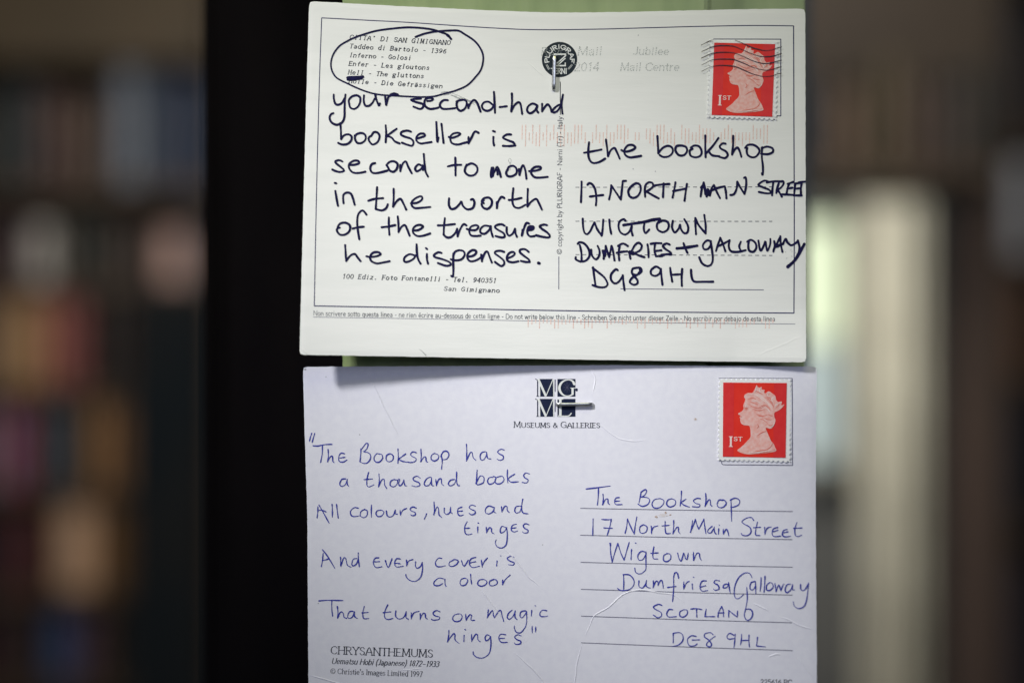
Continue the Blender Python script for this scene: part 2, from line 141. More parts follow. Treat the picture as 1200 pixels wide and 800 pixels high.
PEN_LOW = [
('"The',(355,500),"82,60 70,95 60,135;110,60 98,100 85,145;92,175 140,178 200,165 272,162;182,175 180,250 165,332;235,210 238,270 230,328/230,328 255,280 275,275 280,320 292,333;388,250 355,245 335,280 340,320 375,328 412,308;345,290 395,283"),
("Bookshop",(355,500),"545,205 540,270 535,325;555,200 590,155 610,160 600,200 570,230/570,230 620,245 635,285 610,330 570,340 530,322;720,255 690,250 665,290 680,325 715,328 745,295 740,260 715,250;815,250 785,265 780,305 805,325 840,310 845,270 820,250;890,205 893,270 890,340;965,250 930,275 895,300/895,300 930,320 985,330;1060,240 1030,232 1008,255 1025,275 1060,295 1050,322 1010,332 980,328;1105,205 1108,270 1103,325/1103,325 1130,285 1150,280 1155,320 1168,328;1235,245 1205,265 1202,300 1230,318 1265,300 1270,265 1240,248;1295,260 1305,320 1298,395;1290,275 1315,232 1350,228 1368,260 1345,300 1300,305"),
("has",(495,500),"412,162 415,240 412,318/412,318 445,245 465,240 475,285 500,310;590,230 555,240 540,275 550,308 580,300 605,250/600,235 610,290 640,298;765,215 735,208 705,230 720,250 755,270 755,300 725,312 700,300"),
("a",(355,500),"400,485 365,490 345,530 360,555 395,540 415,490;415,490 415,535 430,555"),
("thousand",(355,500),"615,425 600,490 600,545 620,560 665,540;570,492 650,485;712,440 715,510 708,560/708,560 735,500 760,490 765,540 785,575;860,490 825,505 818,545 850,560 880,535 885,500 855,492;885,505 895,490 908,490 898,520 902,548 925,540 945,500;945,495 955,545 972,550;1100,480 1070,460 1035,475 1040,500 1085,520 1095,545 1060,558 1020,548;1200,468 1165,480 1138,520 1145,548 1180,545 1205,500/1205,475 1205,540 1225,550;1245,490 1250,550/1250,548 1270,495 1295,485 1300,530 1320,548;1420,490 1380,500 1363,535 1385,550 1420,530 1435,490;1440,420 1440,500 1450,545 1468,548"),
("books",(495,500),"512,402 508,480 502,530/502,530 540,460 575,470 570,520 520,540 500,525;660,470 625,475 610,510 630,535 670,520 690,475 665,462;690,470 680,510 700,532 740,525 765,490 745,460 700,470;797,400 795,460 800,520;865,440 825,465 800,485/800,485 830,515 900,512;1003,440 970,430 948,450 960,475 990,495 975,522 935,518"),
("All",(360,575),"100,145 98,200 92,252;110,130 150,200 205,300;98,180 140,180 178,195;232,125 235,180 235,245;275,125 282,190 290,252"),
("colours,",(360,575),"478,160 440,155 405,190 415,230 450,238 490,230;540,170 505,190 498,230 530,248 560,225 562,185 535,172;602,130 600,190 602,245;690,178 655,185 645,215 665,238 700,230 718,195 690,175;742,185 750,230 780,242 810,220 825,175/825,175 825,210 845,215;870,180 875,228/875,220 895,180 930,162;1020,158 990,148 965,165 975,185 1010,200 1012,222 985,230 970,220;1118,212 1110,235 1097,262"),
("hues",(495,575),"108,100 112,170 105,222/105,222 135,150 150,165 155,220 180,245;205,160 205,200 230,218 260,195 265,150/265,150 262,190 278,208;368,150 335,165 330,205 350,230 385,222;335,190 380,185;495,140 460,130 438,150 455,170 490,185 492,210 460,222 438,208"),
("and",(495,575),"660,150 620,140 590,170 595,205 630,212 665,185 672,150/672,155 668,190 690,205;740,145 745,195/745,192 770,145 792,145 795,180 812,198;925,140 880,145 865,180 880,205 915,190 930,145;940,75 930,140 940,200 990,212"),
("tinges",(495,575),"420,285 398,330 400,390 425,408 465,400;395,350 445,345;518,335 518,390;520,298 528,300;598,340 600,392/600,388 625,345 645,350 650,385 670,398;780,340 745,330 730,360 735,392 770,375 790,340/790,345 795,420 785,500 745,532 700,520 683,480 692,455;880,310 845,320 832,360 855,382 892,372;838,348 880,342;998,315 965,305 945,325 960,350 988,365 985,388 950,392 938,380"),
("And",(370,635),"70,100 62,170 52,228;62,68 110,130 180,245;65,170 125,155;232,140 235,225/235,222 260,150 280,150 295,210 330,232;385,150 350,160 338,205 355,220 385,195 398,150;398,98 400,160 408,228"),
("every",(370,635),"590,145 555,150 540,195 565,235 620,228;548,182 598,180;652,170 680,235 715,150;792,155 755,155 738,200 760,230 820,222;745,195 795,200;850,165 852,222/852,215 870,175 910,160;935,180 935,225 955,242 985,220 998,185/998,185 1000,260 980,330 930,365 880,355 848,322 845,300"),
("cover",(500,635),"140,150 110,148 82,185 92,222 130,228 175,218;250,165 215,185 210,215 240,225 280,205 295,175 265,160 240,168;325,170 350,222 390,165;460,140 415,155 400,200 430,235 495,222;405,192 460,180;512,165 520,230/520,222 540,180 570,145"),
("is",(500,635),"660,175 655,222;690,125 697,128;818,140 785,130 755,150 780,175 818,190 810,212 765,208"),
("a",(500,635),"155,340 110,335 70,370 72,400 110,405 150,385;170,345 172,390 182,412"),
("door",(500,635),"360,335 325,345 312,380 330,405 365,395 385,355 365,335;412,300 415,350 422,392;530,345 490,355 478,390 505,410 545,400 565,370 540,348 510,350;625,348 590,365 592,400 625,405 660,385 655,355 625,345;712,350 710,400/710,395 735,350 782,305"),
("That",(370,635),"30,548 120,542 255,545;150,550 150,620 158,692;202,600 208,660 205,710/205,710 230,655 255,660 265,700 290,712;350,645 315,650 298,695 315,712 345,695 362,650/362,650 365,695 390,712;455,600 440,660 450,712 498,712;432,660 492,655"),
("turns",(370,635),"675,585 650,640 645,700 675,722 722,712;632,658 705,650;752,640 748,690 780,718 825,700 848,648/848,648 845,700 868,720;895,660 895,718/895,710 920,660 968,645;980,668 978,722/978,718 1005,665 1025,670 1030,705 1048,718;1165,650 1130,638 1100,660 1115,685 1160,700 1150,722 1100,728 1085,718"),
("on",(500,635),"300,670 260,680 242,715 265,740 310,735 332,700 320,672 290,668;365,672 370,732/370,728 400,680 420,685 415,725 450,730"),
("magic",(500,635),"578,630 570,700/565,708 610,640 620,645 625,680 635,705/635,705 675,645 695,640 705,680 722,740;800,635 770,660 755,700 775,720 810,690 830,640/830,645 828,700 850,725;925,640 885,650 875,690 895,705 925,670 935,645/935,645 938,720 925,790 880,845 840,840 822,805 822,780;985,635 980,690;1015,592 1022,596;1125,640 1085,635 1060,665 1070,692 1105,695 1135,690"),
('hinges"',(500,695),"208,345 205,400 192,455/192,455 245,380 265,385 265,430 305,468;350,390 348,450;358,335 366,340;420,380 422,450/422,445 455,385 475,385 480,430 502,450;595,400 565,385 548,410 555,440 580,430 598,400/598,400 602,480 585,560 530,600 475,598 440,570 435,545;740,385 695,380 675,415 700,455 755,455;685,420 730,418;885,395 850,385 825,405 845,430 880,445 875,470 835,475 822,460;988,305 990,365;1022,310 1020,360"),
("The",(675,560),"95,100 200,88 320,72;210,92 208,170 200,250;252,150 255,200 248,248/248,248 275,200 298,195 300,230 315,245;405,180 375,185 360,215 375,245 432,245;365,215 410,212"),
("Bookshop",(675,560),"610,130 600,180 590,230;608,130 650,105 660,125 640,160 605,175/605,175 665,180 690,205 670,245 620,262 580,240;780,190 735,200 712,240 730,275 780,275 818,240 820,205 785,188;900,190 860,205 850,245 880,268 925,250 932,210 900,192;988,120 985,190 975,262;1030,195 985,225/985,225 1010,250 1065,270;1165,190 1130,188 1100,210 1125,235 1160,245 1150,268 1090,265;1215,140 1218,200 1208,262/1208,262 1240,205 1258,205 1260,245 1275,260;1380,205 1340,205 1322,245 1340,272 1380,270 1408,235 1390,205 1360,200;1452,195 1455,300 1458,402;1445,205 1490,185 1532,205 1525,245 1480,268 1450,268"),
("17",(675,560),"160,380 158,460 157,535;240,385 290,388 330,385/330,385 320,440 290,540;262,465 340,468"),
("North",(675,560),"460,515 475,450 482,380/482,380 510,450 545,522/545,522 555,440 570,362;630,435 600,455 598,500 625,515 660,495 665,455 635,435;705,450 708,520/706,500 725,460 765,445;835,405 835,470 845,515 885,515;805,445 875,440;915,395 915,460 908,520/908,520 940,465 958,460 962,500 975,518"),
("Main",(805,560),"32,505 45,450 52,395;78,385 95,440 110,478/110,478 140,420 158,382/158,382 168,460 178,520;235,450 200,480 195,505 225,510 250,470/255,455 258,500 275,525;298,470 295,522;300,438 307,442;340,475 342,525/342,520 365,480 380,490 392,540;32,505 60,440 78,385"),
("Street",(805,560),"625,395 605,368 560,372 515,405 540,430 590,460 600,505 570,535 525,535 508,515;660,412 645,480 645,530 685,535;625,462 690,458;728,460 732,528/732,520 750,470 790,455;850,460 810,475 798,520 820,545 880,540;810,500 855,485;940,478 905,490 895,530 920,548 972,542;905,510 950,500;1030,415 1012,470 1015,530 1040,545 1075,532;1000,468 1080,465"),
("Wigtown",(675,560),"*1.5 320,612 323,630;320,615 325,700 338,785/338,785 365,690 392,610/392,610 420,700 450,765/450,765 475,680 498,600;520,665 515,762;556,605 562,608;650,690 610,685 578,725 590,765 625,760 650,720/655,690 655,760 655,810 650,860 600,895 560,880 550,840;730,640 720,700 725,750 765,755;700,702 770,698;860,705 825,720 820,765 850,780 885,755 885,715 850,700;952,700 965,750 985,775 1000,730 1010,700 1025,750/1025,750 1040,760 1052,700;1100,690 1102,772/1102,768 1130,705 1155,705 1160,740 1175,770"),
("Dumfries",(675,660),"445,105 448,180 445,245;440,102 500,105 540,150 540,200 500,240 430,252 388,232;590,160 590,210 620,228 650,195 660,155/660,155 658,210 695,228;725,160 722,225/722,222 745,170 765,165 768,205/768,205 790,160 808,165 818,228;962,135 950,90 928,85 915,130 915,230 905,355;858,222 935,212;1010,170 1010,238/1010,230 1035,180 1060,165;1088,190 1092,238;1100,125 1105,128;1220,160 1180,165 1162,215 1180,255 1235,250;1168,218 1215,205;1345,160 1305,155 1295,180 1330,200 1340,235 1305,248 1290,235"),
("&",(810,660),"340,190 310,195 300,225 335,220 350,175/350,175 362,260 370,272"),
("Galloway",(810,660),"570,130 545,90 500,88 450,125 415,190 402,270 415,320 445,325 490,290;520,220 525,330 510,420;595,165 560,180 550,230 575,245 600,210 602,165/602,165 605,280;655,130 652,200 645,262;692,118 688,190 682,268;740,175 708,200 708,245 740,248 768,215 755,180 730,175;785,185 795,260/795,260 820,200 840,255/840,255 860,200 870,190;930,190 895,200 880,250 900,270 935,240 950,195/950,195 948,240 968,245;1025,195 1028,240 1055,250 1085,215 1100,180/1100,180 1085,320 1060,395 1010,420 970,400 955,355"),
("SCOTLAND",(675,660),"805,390 770,380 725,405 750,430 795,455 800,490 765,505 725,480;905,430 870,430 850,470 870,498 940,495;1010,430 975,450 975,490 1010,498 1042,470 1040,435 1005,430;1075,425 1130,420 1180,430;1130,425 1132,500;1220,425 1208,495/1208,495 1300,495;1330,500 1338,450 1365,400/1365,400 1380,440 1382,498;1330,460 1390,460;1430,500 1432,438/1432,438 1510,500/1510,500 1515,440;1590,425 1578,470 1585,510 1610,530 1645,505 1655,460 1635,428 1585,425"),
("DG8",(675,660),"910,655 912,720 910,740;915,650 970,645 1000,670 1000,720 960,760 900,775;1125,680 1080,675 1045,710 1060,765 1110,768 1135,750;1090,715 1160,712;1285,665 1260,645 1210,655 1205,685 1245,715 1270,755 1255,778 1225,765 1230,740 1260,710 1305,678"),
("9HL",(810,660),"400,670 360,652 335,680 350,705 400,700/412,660 408,720 400,788;472,660 470,710 462,760;465,720 545,715;542,668 540,720 545,778;622,690 612,770/612,770 695,778"),
]
# ---------------------------------------------------------------- a small stroke alphabet for the printed text
# cap height 10, x-height 6.6; '~' smooths the stroke; width first
GL = {
'A':(9,"0.3,0 4.5,10 8.7,0;2,3.6 7,3.6"),'B':(7.6,"1,0 1,10;~1,10 4,10 6,9.2 6,6.6 4,5.4 1,5.3;~4,5.3 6.5,4.6 6.8,1.8 5,0.2 1,0"),
'C':(8.6,"~8,8 6.5,9.7 4,9.8 1.4,8 0.7,5 1.4,2 4,0.2 6.5,0.4 8,2.1"),'D':(9,"1,0 1,10;~1,10 4.5,10 7.6,8 8.2,5 7.6,2 4.5,0 1,0"),
'E':(7,"1,0 1,10;1,10 6.2,10;1,5.2 5.2,5.2;1,0 6.6,0"),'F':(6.6,"1,0 1,10;1,10 6.2,10;1,5.2 5.2,5.2"),
'G':(9.2,"~8.2,8 6.5,9.7 4,9.8 1.4,8 0.7,5 1.4,2 4,0.2 6.5,0.3 8.2,1.4;8.2,1.4 8.2,4.4;5.6,4.4 8.6,4.4"),
'H':(9,"1,0 1,10;8,0 8,10;1,5.2 8,5.2"),'I':(3.6,"1.8,0 1.8,10"),'J':(5,"~3.8,10 3.8,2.5 2.6,0.2 0.4,0.6"),
'K':(8.2,"1,0 1,10;7.2,10 1,4.6;3,6.2 7.8,0"),'L':(6.6,"1,10 1,0;1,0 6.2,0"),'M':(10.6,"1,0 1.5,10;1.5,10 5.3,1;5.3,1 9.1,10;9.1,10 9.6,0"),
'N':(9.4,"1,0 1,10;1,10 8.4,0.2;8.4,0 8.4,10"),'O':(9.6,"~4.8,9.9 1.6,8.3 0.7,5 1.6,1.7 4.8,0.1 8,1.7 8.9,5 8,8.3 4.8,9.9"),
'P':(7.2,"1,0 1,10;~1,10 4.5,10 6.4,8.8 6.4,6 4.5,4.8 1,4.8"),'R':(8,"1,0 1,10;~1,10 4.5,10 6.2,9 6.2,6.4 4.5,5.2 1,5.2;3.4,5.2 7.4,0"),
'S':(6.8,"~5.9,8.2 4.6,9.8 2.3,9.8 1,8.3 1.4,6.4 3.6,5.2 5.7,3.8 6,1.8 4.6,0.2 2.2,0.2 0.7,1.9"),'T':(8,"0.3,10 7.7,10;4,10 4,0"),
'U':(9,"~1,10 1,3.2 2.2,0.7 4.5,0.1 6.8,0.7 8,3.2 8,10"),'Z':(7.4,"0.8,10 6.8,10;6.8,10 0.6,0;0.6,0 6.8,0"),'Y':(8,"0.4,10 4,5;7.6,10 4,5;4,5 4,0"),
'a':(6.2,"~1,5.6 2.6,6.6 4.6,6.1 5,4.6 5,0.2;~5,3.8 2.2,3.3 0.8,1.8 1.6,0.2 3.4,0.2 5,1.6"),
'b':(6.6,"1,10 1,0;~1,5 2.6,6.6 4.8,6.2 5.8,3.3 4.8,0.4 2.6,0 1,1.6"),'c':(5.8,"~5.2,5.5 3.4,6.6 1.4,5.6 0.7,3.3 1.4,1 3.4,0 5.3,1.2"),
'd':(6.6,"5.6,10 5.6,0;~5.6,5 4,6.6 1.8,6.2 0.8,3.3 1.8,0.4 4,0 5.6,1.6"),'e':(6.2,"~0.8,3.5 5.4,3.5 4.8,5.8 3.1,6.6 1.4,5.6 0.7,3.3 1.4,1 3.2,0 5.2,1"),
'f':(4,"~4.2,9.6 2.8,10 2,8.4 2,5 2,0;0.4,6.4 3.8,6.4"),'g':(6.4,"~3,6.6 1,5.8 0.9,3.6 3,2.4 5,3.6 5,5.8 3,6.6;~1.8,2.7 1,1.3 2.4,0.4 5,0 5.6,-1.6 3.2,-3 0.8,-2.2 0.9,-0.6 2.2,0.4;5,6 6.2,6.6"),
'h':(6.8,"1,10 1,0;~1,4.6 2.8,6.5 5,6.2 5.7,4.5 5.7,0"),'i':(3,"1.5,6.6 1.5,0;1.5,9 1.5,9.5"),'j':(3.4,"~2,6.6 2,0 1.4,-2.6 0,-2.8;2,9 2,9.5"),
'k':(6.4,"1,10 1,0;5.4,6.6 1,2.8;2.6,4 5.8,0"),'l':(3,"1.5,10 1.5,0"),'m':(10,"1,6.6 1,0;~1,4.6 2.6,6.5 4.4,6.2 5,4.5 5,0;~5,4.6 6.6,6.5 8.4,6.2 9,4.5 9,0"),
'n':(6.8,"1,6.6 1,0;~1,4.6 2.8,6.5 5,6.2 5.7,4.5 5.7,0"),'o':(6.4,"~3.2,6.6 1.2,5.6 0.6,3.3 1.2,1 3.2,0 5.2,1 5.8,3.3 5.2,5.6 3.2,6.6"),
'p':(6.6,"1,6.6 1,-3;~1,5 2.6,6.6 4.8,6.2 5.8,3.3 4.8,0.4 2.6,0 1,1.6"),'q':(6.6,"5.6,6.6 5.6,-3;~5.6,5 4,6.6 1.8,6.2 0.8,3.3 1.8,0.4 4,0 5.6,1.6"),
'r':(4.8,"1,6.6 1,0;~1,4.2 2.4,6.2 4.4,6.3"),'s':(5.2,"~4.5,5.4 3.2,6.5 1.4,6.3 0.9,4.9 2.4,3.7 4.2,2.8 4.5,1.2 3.2,0.1 1.4,0.2 0.6,1.4"),
't':(4,"~2,8.6 2,2 2.8,0.2 4.2,0.6;0.4,6.4 3.8,6.4"),'u':(6.8,"~1,6.6 1,2 1.8,0.2 3.8,0.1 5.7,2;5.7,6.6 5.7,0"),
'v':(6,"0.5,6.6 3,0;3,0 5.5,6.6"),'w':(8.8,"0.5,6.6 2.5,0;2.5,0 4.4,6.4;4.4,6.4 6.4,0;6.4,0 8.3,6.6"),'y':(6,"0.5,6.6 3,0;~5.5,6.6 3,0 1.8,-2.6 0.4,-2.8"),
'z':(5.4,"0.6,6.6 4.8,6.6;4.8,6.6 0.5,0;0.5,0 4.9,0"),'1':(5,"1.4,8.4 2.9,10;2.9,10 2.9,0"),'2':(6.4,"~0.8,7.8 2,9.8 4.2,9.8 5.4,7.8 4.4,5 0.6,0;0.6,0 5.8,0"),
'3':(6.2,"~0.8,9 2.6,10 4.8,9.3 5,7 2.6,5.4;~2.6,5.4 5,4.8 5.6,2.5 4,0.2 1.8,0 0.5,1"),'4':(6.6,"4.6,0 4.6,10;4.6,10 0.4,3;0.4,3 6.2,3"),
'5':(6.2,"5.2,10 1.4,10;1.4,10 1,5.8;~1,5.8 3.4,6.2 5.4,4.8 5.4,1.8 3.4,0 0.6,0.8"),'6':(6.4,"~5,9.6 2.4,8 0.8,4 1.6,0.8 3.4,0 5.4,1.4 5.4,4.2 3.6,5.8 1.2,4.4"),
'7':(6,"0.6,10 5.4,10;5.4,10 2,0"),'8':(6.4,"~3.2,10 1.2,8.8 1.6,6.4 4.8,4.2 5.6,1.8 3.2,0 0.8,1.8 1.6,4.2 4.8,6.4 5.2,8.8 3.2,10"),
'9':(6.4,"~1.4,0.4 4,2 5.6,6 4.8,9.2 3,10 1,8.6 1,5.8 2.8,4.2 5.2,5.6"),'0':(6.4,"~3.2,10 1.2,8.3 0.7,5 1.2,1.7 3.2,0 5.2,1.7 5.7,5 5.2,8.3 3.2,10"),
"'":(2.4,"1.2,10 1,7.6"),'-':(4.6,"0.8,3.8 3.8,3.8"),'.':(2.6,"1.2,0.1 1.4,0.6"),' ':(3.4,""),'(':(3.4,"~3,11 1.3,8 0.9,4 1.5,0 3,-2.4"),')':(3.4,"~0.4,11 2.1,8 2.5,4 1.9,0 0.4,-2.4"),
'&':(9,"~8.6,0 5,4.4 2.4,7.4 3,9.6 5,9.4 5.2,7.4 1.6,4.6 0.8,2 2.6,0 5.4,0.6 7.6,4.6"),
'\u00a9':(10.4,"~5.2,10 1.8,8.6 0.5,5 1.8,1.4 5.2,0 8.6,1.4 9.9,5 8.6,8.6 5.2,10;~6.9,6.8 5.3,7.5 3.5,6.5 3.2,5 3.7,3.3 5.3,2.5 7,3.2"),
}
GL['\u00f6']=(6.4,GL['o'][1]+";2,8.6 2,9.1;4.4,8.6 4.4,9.1")
GL['\u00e4']=(6.2,GL['a'][1]+";1.8,8.6 1.8,9.1;4.2,8.6 4.2,9.1")
GL['\u00e9']=(6.2,GL['e'][1]+";2.6,8.2 4.2,10")
GL['\u2013']=(7,"0.6,3.8 6.4,3.8")
# ---------------------------------------------------------------- strokes
def pts(s): return [tuple(float(c) for c in p.split(',')) for p in s.split()]
def smooth(P, step):
    if len(P) < 3: 
        P = [P[0], P[-1]]
    out = []
    n = len(P)
    for i in range(n - 1):
        p0 = P[max(i-1, 0)]; p1 = P[i]; p2 = P[i+1]; p3 = P[min(i+2, n-1)]
        L = math.hypot(p2[0]-p1[0], p2[1]-p1[1]); k = max(1, int(L / step))
        for j in range(k):
            t = j / k; t2 = t*t; t3 = t2*t
            out.append(tuple(0.5*((2*p1[a]) + (-p0[a]+p2[a])*t + (2*p0[a]-5*p1[a]+4*p2[a]-p3[a])*t2 + (-p0[a]+3*p1[a]-3*p2[a]+p3[a])*t3) for a in (0, 1)))
    out.append(P[-1])
    res = [out[0]]
    for p in out[1:]:
        if math.hypot(p[0]-res[-1][0], p[1]-res[-1][1]) > 1e-4: res.append(p)
    return res
class Ink:
    """collects pen strokes laid on a surface whose height over the wall is hf(x, y)"""
    def __init__(s, hf, lift=0.00003): s.V = []; s.F = []; s.hf = hf; s.lift = lift; s.n = 0
    def vert(s, x, y, l): s.V.append(place(x, y, s.hf(x, y) + l)); return len(s.V) - 1
    def stroke(s, P, wf, caps=True):
        """P list of grid points; wf(i, t, angle) width"""
        l = s.lift + (s.n % 40) * 0.0000012; s.n += 1
        n = len(P)
        if n < 2: return
        seg = []
        total = n - 1
        prev = None
        for i in range(n):
            a = P[max(i-1, 0)]; b = P[min(i+1, n-1)]
            dx, dy = b[0]-a[0], b[1]-a[1]; q = math.hypot(dx, dy) or 1; dx /= q; dy /= q
            wd = wf(i, i/total, math.atan2(dy, dx)) / 2
            li = l + 0.0000005 * i * 0.02
            A = s.vert(P[i][0] - dy*wd, P[i][1] + dx*wd, li); B = s.vert(P[i][0] + dy*wd, P[i][1] - dx*wd, li)
            if prev: s.F.append((prev[0], prev[1], B, A))
            prev = (A, B)
            if caps and i in (0, n-1):
                sg = -1 if i == 0 else 1
                c = [A]
                for k in range(1, 5):
                    th = math.pi * k / 5
                    c.append(s.vert(P[i][0] - dy*wd*math.cos(th) + sg*dx*wd*math.sin(th), P[i][1] + dx*wd*math.cos(th) + sg*dy*wd*math.sin(th), li))
                c.append(B); s.F.append(tuple(c))
    def poly(s, P):
        ids = [s.vert(x, y, s.lift) for x, y in P]; s.F.append(tuple(ids))
    def fill(s, P, ctr=None):
        """fan fill of a star-shaped outline"""
        c = ctr or (sum(p[0] for p in P)/len(P), sum(p[1] for p in P)/len(P))
        o = s.vert(c[0], c[1], s.lift); ids = [s.vert(x, y, s.lift) for x, y in P]
        for i in range(len(ids)): s.F.append((o, ids[i], ids[(i+1) % len(ids)]))
    def build(s, name, mat, parent): return mesh_obj(name, s.V, s.F, mat, parent)
def pen(ink, org, data, width, scale=8.0, wob=0.12, taper=0.0):
    rnd = random.Random(len(data) * 31 + int(org[0]))
    for st in data.replace('/', ';').split(';'):
        st = st.strip(); k = 1.0
        if not st: continue
        if st[0] == '*': kk, st = st[1:].split(' ', 1); k = float(kk)
        P = [(org[0] + x/scale, org[1] + y/scale) for x, y in pts(st)]
        P = smooth(P, 0.55)
        ph = rnd.random()*6.3; f = 5 + rnd.random()*5; w0 = width*k*(1 + rnd.uniform(-.06, .06))
        ink.stroke(P, lambda i, t, a: w0*(1 + wob*math.sin(ph + f*t))*(1 - taper*max(0, t-0.75)*3))
def text(ink, s, p0, p1, cap, weight=0.1, contrast=0.0, serif=0.0, slant=0.0, mono=False, small=None, dots=0, arc=None, curve=None):
    """s set from p0 to p1 along the baseline; weight = stem width / cap height; arc=(cx,cy,r,a0,a1) sets it round a circle;
    curve = sag of the baseline in the middle"""
    xs = []; x = 0
    for i, ch in enumerate(s):
        w_, g = GL[ch.upper()] if small else GL[ch]
        f = 1.0
        if mono and w_ > 6.4:
            g = ';'.join(('~' if q[0] == '~' else '') + ' '.join('%.2f,%.2f' % (a*6.4/w_, c) for a, c in pts(q.lstrip('~'))) for q in g.split(';')); w_ = 6.4
        if small and not ch.isupper(): f = small
        adv = 7.6 if mono else w_*f*(1.0) + 0.75
        off = (adv - w_*f)/2
        xs.append((x + off, f, g)); x += adv
    total = x
    L = math.hypot(p1[0]-p0[0], p1[1]-p0[1]) if not arc else 1
    ux, uy = ((p1[0]-p0[0])/L, (p1[1]-p0[1])/L) if not arc else (1, 0)
    sx = L/total; sy = cap/10
    def M2(gx, gy, k=0):
        gx2 = gx*sx; gy2 = gy*sy
        if arc:
            cx, cy, r, a0, a1 = arc
            a = a0 + (a1-a0)*gx/total
            return (cx + (r+gy2)*math.cos(a), cy - (r+gy2)*math.sin(a))
        gx2 += gy2*slant
        bow = 0
        if curve: t = gx*sx/L; bow = curve*4*t*(1-t)
        return (p0[0] + ux*gx2 + uy*gy2, p0[1] + uy*gx2 - ux*gy2 + bow)
    wst = weight*cap
    for x0, f, g in xs:
        if not g: continue
        for st in g.split(';'):
            cur = st[0] == '~'
            P = pts(st[1:] if cur else st)
            Q = smooth(P, 0.8) if cur else P
            gA = [(x0 + a*f, b*f) for a, b in Q]
            W = [M2(a, b) for a, b in gA]
            if not cur and len(W) > 1:
                W = smooth(W, 0.9)
            base = math.atan2(uy, ux)
            def wf(i, t, a, c=contrast):
                if arc: return wst
                return wst*(1 - c*abs(math.cos(a - base))**1.5)
            if dots:
                for q in W[::dots]: ink.stroke([(q[0]-0.25, q[1]), (q[0]+0.25, q[1])], lambda i, t, a: 0.8)
                continue
            ink.stroke(W, wf)
            if serif:
                for (a, b), (a2, b2) in ((gA[0], gA[1]), (gA[-1], gA[-2])):
                    if abs(b2-b) > abs(a2-a)*1.1 and min(abs(b-v*f) for v in (0, 10, 6.6, -3)) < 0.15 and not cur:
                        hw = serif
                        la = 0 if (abs(b-6.6*f) < 0.15 and f == 1) else hw*0.9
                        ink.stroke([M2(a-hw, b), M2(a+la, b)], lambda i, t, a: wst*(1-contrast*0.7), caps=False)

# ---------------------------------------------------------------- the shelf upright and what is behind it
def box(V, F, x0, x1, y0, y1, z0, z1, bev=0.0):
    b = bmesh.new(); bmesh.ops.create_cube(b, size=1)
    for v in b.verts: v.co = Vector(((x0+x1)/2 + v.co.x*(x1-x0), (y0+y1)/2 + v.co.y*(y1-y0), (z0+z1)/2 + v.co.z*(z1-z0)))
    if bev: bmesh.ops.bevel(b, geom=b.edges[:], offset=bev, segments=2, affect='EDGES')
    o = len(V); b.verts.index_update()
    V += [tuple(v.co) for v in b.verts]; F += [tuple(o + v.index for v in f.verts) for f in b.faces]; b.free()
def box_obj(name, dims, mat, parent=None, bev=0.0):
    V, F = [], []; box(V, F, *dims, bev=bev); return mesh_obj(name, V, F, mat, parent)

def gx(x, y=0.0): return (x-600)*U*(D+y)/D     # world x that stands behind grid x at depth y
def gz(py, y=0.0): return (400-py)*U*(D+y)/D
up = empty('green_board', (gx(600), 0.004, 0))
box_obj('raised_board', (gx(399)-gx(600), gx(832)-gx(600), 0.0, 0.018, -0.45, 0.45), M['green'], up, 0.0012)
box_obj('side_strip', (gx(838)-gx(600), gx(956)-gx(600), 0.011, 0.026, -0.45, 0.45), M['green'], up, 0.0008)
box_obj('backing', (gx(405)-gx(600), gx(950)-gx(600), 0.0265, 0.030, -0.45, 0.45), M['black'], up)
tag(up, 'pale green painted upright board that both postcards are stapled to', 'board')
mold = empty('tall_black_panel', (0, 0.09, 0))
tag(mold, 'matt black upright panel standing behind the green board', 'panel')
box_obj('panel_face', (gx(240, .09), gx(700, .09), 0.0, 0.03, -0.7, 0.7), M['black'], mold, 0.001)
box_obj('edge_strip', (gx(237, .084), gx(247, .084), -0.006, -0.0005, -0.7, 0.7), M['black'], mold, 0.001)
M['slate'] = material('slate_paint', (0.085, 0.10, 0.125), 0.6, (0.06, 0.075, 0.095), 30, (1, 1, 0.2))
sl = box_obj('upright_post', (gx(900, .16), gx(951, .16), 0.16, 0.19, -0.7, 0.7), M['slate'], bev=0.002)
tag(sl, 'slate blue post just behind the right edge of the green board', 'post')

# far shelves: everything here stands one and a half metres behind the cards
FY = 1.58
WOOD = material('dark_oak', (0.055, 0.038, 0.024), 0.5, (0.085, 0.06, 0.036), 14, (1, 1, 6), 0.3, 30, dist=0.002)
OLIVE = material('olive_board', (0.085, 0.066, 0.036), 0.6, (0.06, 0.048, 0.026), 5)
PAGE = material('page_edges', (0.55, 0.50, 0.40), 0.8, (0.45, 0.40, 0.31), 300, (1, 1, 0.02))
wall = box_obj('back_wall', (-3.2, 3.2, 3.3, 3.4, -2.2, 2.2), material('dim_plaster', (0.10, 0.085, 0.065), 0.9, (0.07, 0.06, 0.05), 2)); tag(wall, kind='structure')
flo = box_obj('floor', (-3.2, 3.2, -1.5, 3.3, -2.25, -2.2), material('dark_floorboards', (0.06, 0.04, 0.025), 0.6, (0.09, 0.06, 0.04), 4)); tag(flo, kind='structure')
